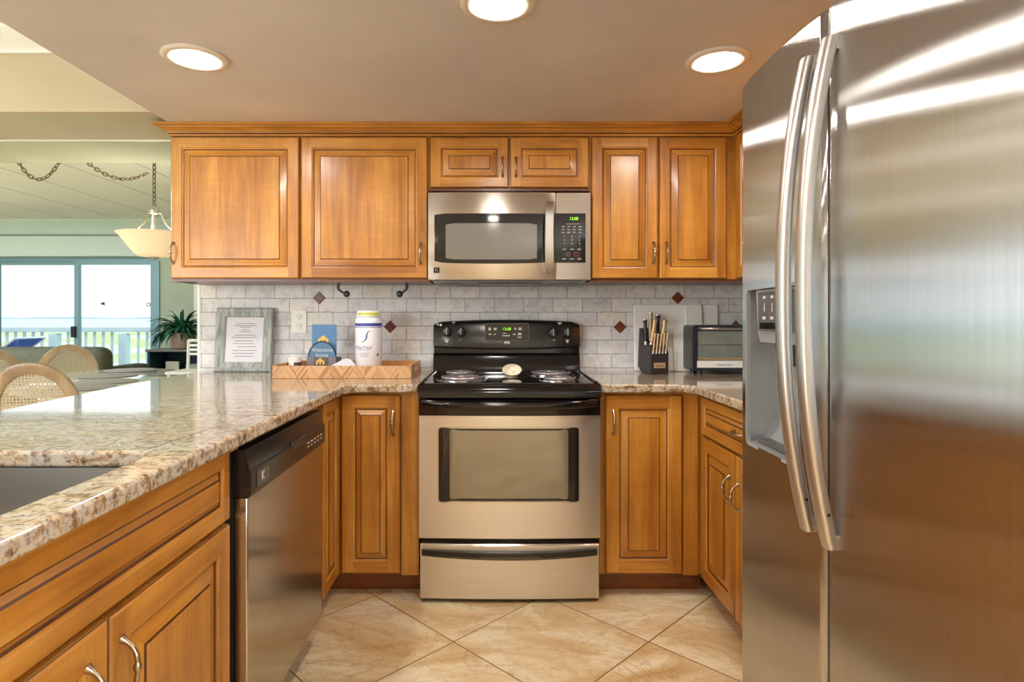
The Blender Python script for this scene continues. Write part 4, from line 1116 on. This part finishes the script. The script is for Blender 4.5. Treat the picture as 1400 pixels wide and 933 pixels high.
def knife(name, u0, v0, z0, du, dv, L, wd, m, label, grp, bulge=.25, capm='knife_steel'):
    p0 = V(kb(u0, v0, z0)); p1 = V(kb(u0+du, v0+dv, z0+L))
    uf = 1.22 if name == 'kitchen_knife' else .95
    kn = thing(name, p0, label, 'knife', grp)
    d = (p1-p0); n = 12; U = V((c_r, s_r, 0)); Wv = d.normalized().cross(U).normalized()
    path = [p0-d*.10]+[p0+d*(k/n) for k in range(n+1)]
    mb = MB(); ls = []
    for k, p in enumerate(path):
        t_ = max(0, (k-1)/n); s_ = wd*(.8+bulge*math.sin(PI*min(1, t_*1.15))**2+.28*max(0, t_-.8)/.2)
        ls.append([p+U*(s_*uf*math.cos(a))+Wv*(s_*math.sin(a)) for a in [2*PI*j/10 for j in range(10)]])
    mb.loops(ls); h = mb.done('knife_handle', M[m], kn, sm=60)
    mb = MB(); q0 = p0+d*.985; q1 = p0+d*1.02
    mb.loops([[p+U*(wd*uf*1.2*math.cos(a))+Wv*(wd*1.12*math.sin(a)) for a in [2*PI*j/10 for j in range(10)]] for p in (q0, q1)])
    mb.done('butt_cap', M[capm], kn, sm=60)
    mb = MB(); q0 = p0-d*.12; q1 = p0+d*.05
    mb.loops([[p+U*(wd*uf*math.cos(a))+Wv*(wd*.98*math.sin(a)) for a in [2*PI*j/10 for j in range(10)]] for p in (q0, q1)])
    mb.done('bolster', M['knife_steel'], kn, sm=60)
    return kn
for i in range(5):
    u = -.034+i*.0172
    knife('steak_knife', u, -.050, .112, .012, .004, .088, .0062, 'knife_tan', 'slim steak knife in the front row of the knife block', 'steak knives in the block', .1)
big = [(-.040, .015, .155, -.004, .004, .115, .0095, 'knife_black', 'black-handled knife at the outer end of the block, beside the bare tile'),
       (-.024, -.012, .150, .026, .012, .118, .0105, 'knife_tan', 'tan-handled knife leaning inward at the knife block'),
       (-.010, .030, .165, .006, .006, .138, .0100, 'knife_tan', 'tallest tan-tipped knife standing at the back of the block'),
       (.024, .030, .165, .012, .006, .128, .0110, 'knife_black', 'tall black-handled knife behind the scissors'),
       (.036, -.008, .150, .020, .008, .115, .0112, 'knife_tan', 'curved tan-handled knife at the block end facing the toaster oven')]
for u, v_, z, du, dv, L, wd, m, l in big: knife('kitchen_knife', u, v_, z, du, dv, L, wd, m, l, 'large knives in the block')
SC = thing('kitchen_scissors', kb(.014, .004, .15), 'dark blue handled kitchen scissors in the middle of the knife block', 'scissors')
for s in (-1, 1):
    mb = MB(); pts = []
    for k in range(20):
        a = 2*PI*k/20; pts.append(kb(.012+s*.0125+.011*math.cos(a), .004, .186+.026*math.sin(a)))
    mb.tube(pts, .0042, 8, closed=True); mb.done('finger_loop', M['navyp'] if 'navyp' in M else M['knife_black'], SC, sm=60)
MB().cyl(kb(.012, .004, .14), kb(.012, .004, .165), .006, 10).done('shank', M['knife_steel'], SC)

# toaster oven
TY = 2.925; ox0, ox1, oz0, oz1 = .982, 1.40, CTZ+.018, 1.155
TO = thing('toaster_oven', (1.19, 3.0, CTZ), 'black toaster oven with glass door on the counter beside the refrigerator', 'toaster oven')
mb = MB()
mb.loops([[(x, y, z) for x, z in rrect(ox0, ox1, oz0, oz1, .014)] for y in (TY+.012, 3.08)]); mb.done('oven_shell', M['dsteel'] if 'dsteel' in M else plain('dark_steel', rgb(70, 70, 74), .3, .6), TO, sm=40)
mb = MB(); fo = rrect(ox0+.004, ox1-.004, oz0+.003, oz1-.003, .012); fi = rrect(ox0+.022, ox1-.085, oz0+.05, oz1-.030, .006)
mb.loops([[(x, y, z) for x, z in l] for l, y in ((fo, TY+.013), (fo, TY), (fi, TY), (fi, TY+.013))], closed=True)
fr_ = mb.done('front_frame', plain('blue_black', rgb(34, 42, 54), .15, .2, .4), TO, sm=30)
bx('door_glass', M['glass'], (ox0+.016, ox1-.08, TY+.003, TY+.005, oz0+.046, oz1-.026), fr_)
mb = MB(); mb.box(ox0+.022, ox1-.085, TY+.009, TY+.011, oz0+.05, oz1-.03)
mb.done('pale_backing', plain('reflection_tone', rgb(196, 204, 200), .3, .0, mottle=25), TO)  # flat pale plane behind the glass, reflections put into its colour
bx('lower_band', M['white'], (ox0+.018, ox1-.085, TY-.003, TY+.004, oz0+.016, oz0+.050), fr_)
text('printed_text', 'TOASTER OVEN', .011, (1.135, TY-.0035, oz0+.030), (PI/2, 0, 0), M['bluep'], fr_)
MB().tube([(ox0+.03, TY+.0072, oz0+.128), (ox1-.09, TY+.0072, oz0+.128)], .0016, 8).done('rack_wire', M['chrome'], TO)
mb = MB()
for k in range(36): mb.box(ox0+.024+k*.0085, ox0+.028+k*.0085, TY-.0008, TY+.003, oz0+.054, oz0+.064)
mb.done('crumb_guard', M['tan'], fr_)
mb = MB(); mb.tube([(ox0+.03, TY-.003, oz1-.016), (ox0+.032, TY-.028, oz1-.018), (ox1-.092, TY-.028, oz1-.018), (ox1-.09, TY-.003, oz1-.016)], .006, 10); mb.done('handle', M['handle'], TO, sm=60)
for z in (oz0+.06, oz0+.115, oz0+.17): MB().lathe([(.018, 0), (.017, .014), (.004, .015)], (ox1-.042, TY, z), 20, (0, -1, 0)).done('knob', M['grey'], TO)
for x in (ox0+.04, ox1-.04):
    for y in (TY+.03, 3.05): MB().cyl((x, y, CTZ), (x, y, oz0+.002), .014).done('foot', M['blackp'], TO)

# ------------------------------------------------------------------ dining area
# pendant lamp on a swagged chain
PX, PY = -2.412, 4.2
M['frost'] = NT('frosted_glass'); t_ = M['frost']
t_.P(Base_Color=rgb(246, 232, 208), Roughness=.4, Transmission_Weight=0.0, Emission_Color=(1, .80, .58, 1), Emission_Strength=.18)
tl = t_.n('BsdfTranslucent', {0: (1, .90, .76, 1)}); mx = t_.n('MixShader', {0: .2, 1: t_.p.outputs[0], 2: tl.outputs[0]}); t_.t.links.new(mx.outputs[0], t_.out.inputs[0]); M['frost'] = t_.m
M['bulb'] = plain('bulb', (1, .84, .62, 1), .5, emit=520)
M['nickel'] = plain('brushed_nickel', rgb(196, 188, 172), .3, .9)
M['chainm'] = plain('antique_chain', rgb(128, 118, 100), .4, .7)
PL = thing('pendant_lamp', (PX, PY, 1.6), 'frosted glass bowl pendant lamp hanging over the dining area', 'pendant lamp')
MB().lathe([(.03, 1.622), (.10, 1.628), (.125, 1.645), (.17, 1.705), (.215, 1.765), (.24, 1.787), (.236, 1.789), (.205, 1.762), (.16, 1.702), (.115, 1.645), (.03, 1.632)], (PX, PY, 0), 48, cap=False).done('glass_bowl', M['frost'], PL, sm=60)
mb = MB(); mb.lathe([(.006, 1.60), (.014, 1.608), (.03, 1.620), (.03, 1.634), (.008, 1.64), (.008, 1.92), (.03, 1.93), (.034, 1.95), (.015, 1.965), (.006, 1.985)], (PX, PY, 0), 20); mb.done('stem', M['nickel'], PL, sm=50)
for k in range(3):
    a = k*2*PI/3+.15
    MB().tube([(PX+r*math.cos(a), PY+r*math.sin(a), z) for r, z in ((.03, 1.935), (.05, 1.93), (.058, 1.90), (.085, 1.85), (.13, 1.81), (.19, 1.775))], .0075, 8).done('arm', M['nickel'], PL, sm=60)
for k in range(2):
    a = .3+k*PI; MB().lathe([(.004, 0), (.02, .012), (.028, .035), (.02, .058), (.004, .066)], (PX+.07*math.cos(a), PY+.07*math.sin(a), 1.665), 16).done('bulb', M['bulb'], PL, sm=60)
def chain(pts, name, par, r=.0042, link=.042):
    pts = [V(p) for p in pts]; seg = []; acc = []
    d = 0
    for a, b in zip(pts, pts[1:]):
        L = (b-a).length; n = max(1, int(L/.004))
        for k in range(n): acc.append(a+(b-a)*k/n)
    out = [acc[0]]
    for p in acc:
        if (p-out[-1]).length >= link*.74: out.append(p)
    mb = MB()
    for i in range(len(out)-1):
        c = (out[i]+out[i+1])/2; d_ = (out[i+1]-out[i]).normalized()
        u = d_.orthogonal().normalized(); u = Matrix.Rotation(i*PI/2+.5, 3, d_) @ u
        mb.tube([c+d_*(link*.5*math.cos(2*PI*k/12))+u*(link*.27*math.sin(2*PI*k/12)) for k in range(12)], r, 6, closed=True)
    return mb.done(name, M['chainm'], par, sm=60)
chain([(PX, PY, 1.985), (PX, PY, 2.5)], 'chain', PL)
MB().lathe([(.05, 2.5), (.05, 2.492), (.02, 2.475), (.004, 2.47)], (PX, PY, 0), 20).done('ceiling_hook', M['nickel'], PL)
def sag(a, b, low, n=14):
    a, b = V(a), V(b); return [a+(b-a)*(k/n)+V((0, 0, -low*4*(k/n)*(1-k/n))) for k in range(n+1)]
chain(sag((-3.05, PY, 2.49), (PX-.02, PY, 2.23), .16), 'swag_chain', PL)
chain(sag((-3.46, PY, 2.49), (-3.0, PY, 2.49), .32), 'swag_chain', PL)

# dining table, placemats
ta = math.radians(23.5)
DT = thing('dining_table', (-2.85, 4.35, 0), 'oval dining table set with round placemats beyond the peninsula', 'table')
M['tabletop'] = plain('table_top', rgb(214, 210, 200), .12, 0, .5)
def tloc(u, v): return (-2.85+u*math.cos(ta)-v*math.sin(ta), 4.35+u*math.sin(ta)+v*math.cos(ta))
mb = MB(); mb.loops([[(*tloc(.54*s*math.cos(a), .92*s*math.sin(a)), z) for a in [2*PI*k/48 for k in range(48)]] for s, z in ((.97, .715), (1, .722), (1, .742), (.985, .748))]); mb.done('tabletop', M['tabletop'], DT, sm=40)
M['blond'] = wood('blond_wood', 'z', rgb(160, 138, 112), rgb(186, 164, 136), rgb(206, 188, 162))
for v_ in (-.45, .45):
    mb = MB(); x, y = tloc(0, v_); mb.lathe([(.16, 0), (.15, .03), (.06, .08), (.05, .4), (.07, .6), (.14, .715)], (x, y, 0), 20); mb.done('pedestal', M['blond'], DT, sm=50)
M['mat'] = plain('woven_mat', rgb(160, 158, 156), .9, mottle=120)
for x, y, l in ((-3.06, 4.98, 'round grey placemat at the far end of the table by the balcony door'), (-2.93, 4.50, 'round grey placemat second from the balcony end of the table'), (-2.68, 4.08, 'round grey placemat third from the balcony end of the table'), (-2.60, 3.72, 'round grey placemat at the table end beside the peninsula')):
    mb = MB(); mb.lathe([(.19, .7485), (.195, .751), (.195, .754), (.18, .757), (.12, .756), (.11, .7575), (.03, .757), (.004, .757)], (x, y, 0), 40)
    tag(mb.done('placemat', M['mat'], sm=60), l, 'placemat', 'round placemats on the dining table')
# cane-backed chairs
M['cane'] = plain('cane', rgb(196, 184, 158), .6)
M['seat'] = plain('seat_cushion', rgb(214, 206, 190), .9, mottle=60)
def cane_chair(label):
    c = thing('dining_chair', (0, 0, 0), label, 'chair', 'cane-backed dining chairs')
    bt = math.radians(10); bz = .68
    def bp(u, v, d): return (u, -.21-v*math.sin(bt)-d*math.cos(bt), bz+v*math.cos(bt)-d*math.sin(bt))
    n = 44; ls = []
    for k in range(n):
        a = 2*PI*k/n; ls.append([bp((.236-i)*math.cos(a), (.272-i)*math.sin(a), d) for i, d in ((0, .0), (.004, .013), (.020, .018), (.036, .012), (.050, .016), (.064, .010), (.066, -.01), (.03, -.016), (.004, -.012))])
    MBB = MB(); MBB.loops(ls, closed=True); MBB.done('back_ring', M['blond'], c, sm=50)
    m2 = MB(); A, B = .174, .210
    st = .017
    for k in range(-12, 13):
        u = k*st
        if abs(u) < A: h = B*math.sqrt(1-(u/A)**2); m2.loops([[bp(u-.0035, v, d) for d in (-.0012, .0012)]+[bp(u+.0035, v, d) for d in (.0012, -.0012)] for v in (-h, h)])
        if abs(u) < B: h = A*math.sqrt(1-(u/B)**2); m2.loops([[bp(x_, u-.0035, d) for d in (-.0014, .0010)]+[bp(x_, u+.0035, d) for d in (.0010, -.0014)] for x_ in (-h, h)])
    for s in (-1, 1):
        for k in range(-14, 15):
            o = k*st*1.42; p = []
            for i in range(60):
                x_ = -A+2*A*i/59; v_ = s*x_+o
                if (x_/A)**2+(v_/B)**2 < 1: p.append((x_, v_))
            if len(p) > 2:
                (xa, va), (xb2, vb) = p[0], p[-1]
                m2.loops([[bp(q_[0], q_[1]-.0012, d) for d in (-.001, .0016)]+[bp(q_[0], q_[1]+.0012, d) for d in (.0016, -.001)] for q_ in ((xa, va), (xb2, vb))])
    m2.done('cane_panel', M['cane'], c)
    m3 = MB(); m3.loops([[(x_*s, y_*s+.01, z) for x_, y_ in rrect(-.235, .235, -.225, .235, .07)] for s, z in ((.96, .405), (1, .415), (1, .44), (.97, .45))]); m3.done('seat_frame', M['blond'], c, sm=40)
    m3 = MB(); m3.loops([[(x_*s, y_*s+.01, z) for x_, y_ in rrect(-.22, .22, -.21, .22, .07)] for s, z in ((.97, .4505), (1, .462), (.98, .485), (.8, .50), (.3, .504))]); m3.done('seat', M['seat'], c, sm=60)
    for x_ in (-.19, .19):
        MB().tube([(x_, .19, .405), (x_*1.02, .195, .2), (x_*1.04, .20, 0)], [.022, .018, .012], 10).done('leg', M['blond'], c, sm=60)
        MB().tube([(x_*.95, -.20, .52), (x_, -.20, .40), (x_*1.02, -.215, .2), (x_*1.04, -.24, 0)], [.017, .022, .018, .012], 10).done('leg', M['blond'], c, sm=60)
    return c
c1 = cane_chair('pale cane-backed dining chair pulled up close behind the peninsula counter')
c2 = copy_tree(c1); c3 = copy_tree(c1)
c2['label'] = 'cane-backed dining chair at the far side of the table, in front of the sofa end'
c3['label'] = 'cane-backed dining chair at the table side in front of the blue lounge chair'
def seat_chair(c, bx_, by, ang):
    a = math.radians(ang); f = V((-math.sin(a), math.cos(a), 0)); c.location = V((bx_, by, 0))+f*.25; c.rotation_euler = (0, 0, a)
seat_chair(c1, -2.55, 3.26, 12); seat_chair(c2, -3.92, 5.45, 216); seat_chair(c3, -4.03, 4.72, 236)
# sofa in front of the doors
M['olive'] = plain('olive_upholstery', rgb(92, 93, 80), .9, mottle=30)
SF = thing('sofa', (-5.4, 6.6, 0), 'grey olive sofa with rounded back facing the sliding doors', 'sofa')
bx('sofa_back', M['olive'], (-6.6, -4.20, 6.32, 6.60, .1, .875), SF, bev=.11, seg=5)
bx('arm', M['olive'], (-6.6, -6.34, 6.4, 7.3, .1, .64), SF, bev=.08, seg=4); bx('arm', M['olive'], (-4.46, -4.20, 6.4, 7.3, .1, .64), SF, bev=.08, seg=4)
bx('sofa_base', M['olive'], (-6.36, -4.44, 6.55, 7.28, .1, .30), SF, bev=.02)
for i in range(2): bx('seat_cushion', M['olive'], (-6.33+i*.94, -5.41+i*.94, 6.58, 7.3, .302, .46), SF, bev=.05, seg=4)
for x in (-6.5, -4.3):
    for y in (6.4, 7.2): MB().cyl((x, y, 0), (x, y, .11), .03, 12, .035).done('leg', M['blackp'], SF)
# console with plant
M['teal'] = plain('dark_teal_paint', rgb(34, 66, 84), .4)
CX0, CX1, CYF, CYB = -4.38, -3.32, 7.42, 7.86
CS = thing('console_table', (-3.9, 7.6, 0), 'dark teal open console table against the far wall beside the glass doors', 'console table')
bx('tabletop', plain('console_top', rgb(120, 116, 110), .4), (CX0, CX1, CYF, CYB, .765, .795), CS, bev=.004)
bx('side_panel', M['teal'], (CX0+.02, CX0+.05, CYF+.02, CYB, 0, .765), CS); bx('side_panel', M['teal'], (CX1-.05, CX1-.02, CYF+.02, CYB, 0, .765), CS)
bx('back_panel', M['teal'], (CX0+.05, CX1-.05, CYB-.02, CYB, .03, .765), CS); bx('shelf', M['teal'], (CX0+.05, CX1-.05, CYF+.03, CYB-.02, .34, .37), CS); bx('shelf', M['teal'], (CX0+.05, CX1-.05, CYF+.03, CYB-.02, .03, .06), CS)
tag(bx('canvas_panel', plain('canvas_pale', rgb(206, 204, 190), .8), (-4.22, -4.05, 7.60, 7.63, .371, .63), bev=.004), 'pale upright panel on the shelf of the teal console', 'panel')
tag(bx('storage_box', plain('box_grey', rgb(160, 164, 160), .8), (-3.92, -3.70, 7.52, 7.72, .371, .60), bev=.004), 'grey box on the shelf of the teal console beneath the plant', 'box')
M['leaf'] = plain('leaf_green', rgb(42, 110, 74), .5, mottle=20)
M['leaf2'] = plain('leaf_dark', rgb(30, 78, 62), .5)
pc = V((-4.02, 7.62, .7955))
PT = thing('potted_plant', pc, 'bushy green potted plant on the teal console by the far wall', 'plant')
MB().lathe([(.095, 0), (.12, .01), (.135, .12), (.125, .2), (.115, .2), (.12, .12), (.1, .17), (.02, .17)], pc, 28).done('pot', plain('basket_pot', rgb(158, 136, 122), .8, mottle=60), PT, sm=50)
def leafs(n, m, seed):
    rnd = random.Random(seed); mb = MB()
    for i in range(n):
        a = rnd.uniform(0, 2*PI); e = rnd.uniform(.25, 1.5); L = rnd.uniform(.30, .52); wd = rnd.uniform(.015, .026)
        d = V((math.cos(a), math.sin(a)*.62, 0)); pts = []
        side = V((-math.sin(a), math.cos(a), 0))
        if abs(d.y) > .3 and d.y > 0: L *= .5
        p = pc+V((0, 0, .17))+d*rnd.uniform(0, .05); cur = e
        st = 6; ls = []
        for k in range(st+1):
            t_ = k/st; wv = wd*math.sin(PI*min(1, t_*.92+.08))**.8
            nrm = V((-d.x*math.sin(cur), -d.y*math.sin(cur), math.cos(cur)))
            p.z = max(p.z, pc.z+.02)
            ls.append([p-side*wv+nrm*.004, p-nrm*.0015, p+side*wv+nrm*.004, p+nrm*.0015])
            p = p+(d*math.cos(cur)+V((0, 0, 1))*math.sin(cur))*(L/st); cur -= rnd.uniform(.18, .42)
        mb.loops(ls)
    return mb
leafs(100, 0, 3).done('foliage', M['leaf'], PT, sm=60)
leafs(60, 0, 9).done('foliage', M['leaf2'], PT, sm=60)
# white counter stool on the dining side of the wall end
SX, SYY = -1.95, 3.95
ST = thing('counter_stool', (SX, SYY, 0), 'white metal framed stool standing behind the end of the counter', 'stool')
M['whitem'] = plain('white_metal', rgb(232, 236, 238), .35)
bx('seat', M['whitem'], (SX-.18, SX+.18, SYY-.13, SYY+.13, .822, .842), ST, bev=.008)
for x_ in (-.15, .16):
    MB().tube([(SX+x_, SYY+.11, .842), (SX+x_, SYY+.12, 1.04)], .011, 8).done('back_post', M['whitem'], ST)
mb = MB(); mb.tube([(SX-.15, SYY+.12, 1.035), (SX+.16, SYY+.12, 1.035)], .011, 8); mb.done('back_rail', M['whitem'], ST)
for z in (.935, .965, .995): bx('back_slat', M['whitem'], (SX-.14, SX+.155, SYY+.112, SYY+.12, z, z+.016), ST)
for x_ in (-.16, .16):
    for y_ in (-.11, .11): MB().tube([(SX+x_, SYY+y_, .822), (SX+x_*1.12, SYY+y_*1.12, 0)], .011, 8).done('leg', M['whitem'], ST)
mb = MB()
for a, b in (((-1, -1), (1, -1)), ((1, -1), (1, 1)), ((1, 1), (-1, 1)), ((-1, 1), (-1, -1))): mb.tube([(SX+a[0]*.173, SYY+a[1]*.119, .28), (SX+b[0]*.173, SYY+b[1]*.119, .28)], .009, 8)
mb.done('foot_rail', M['whitem'], ST)
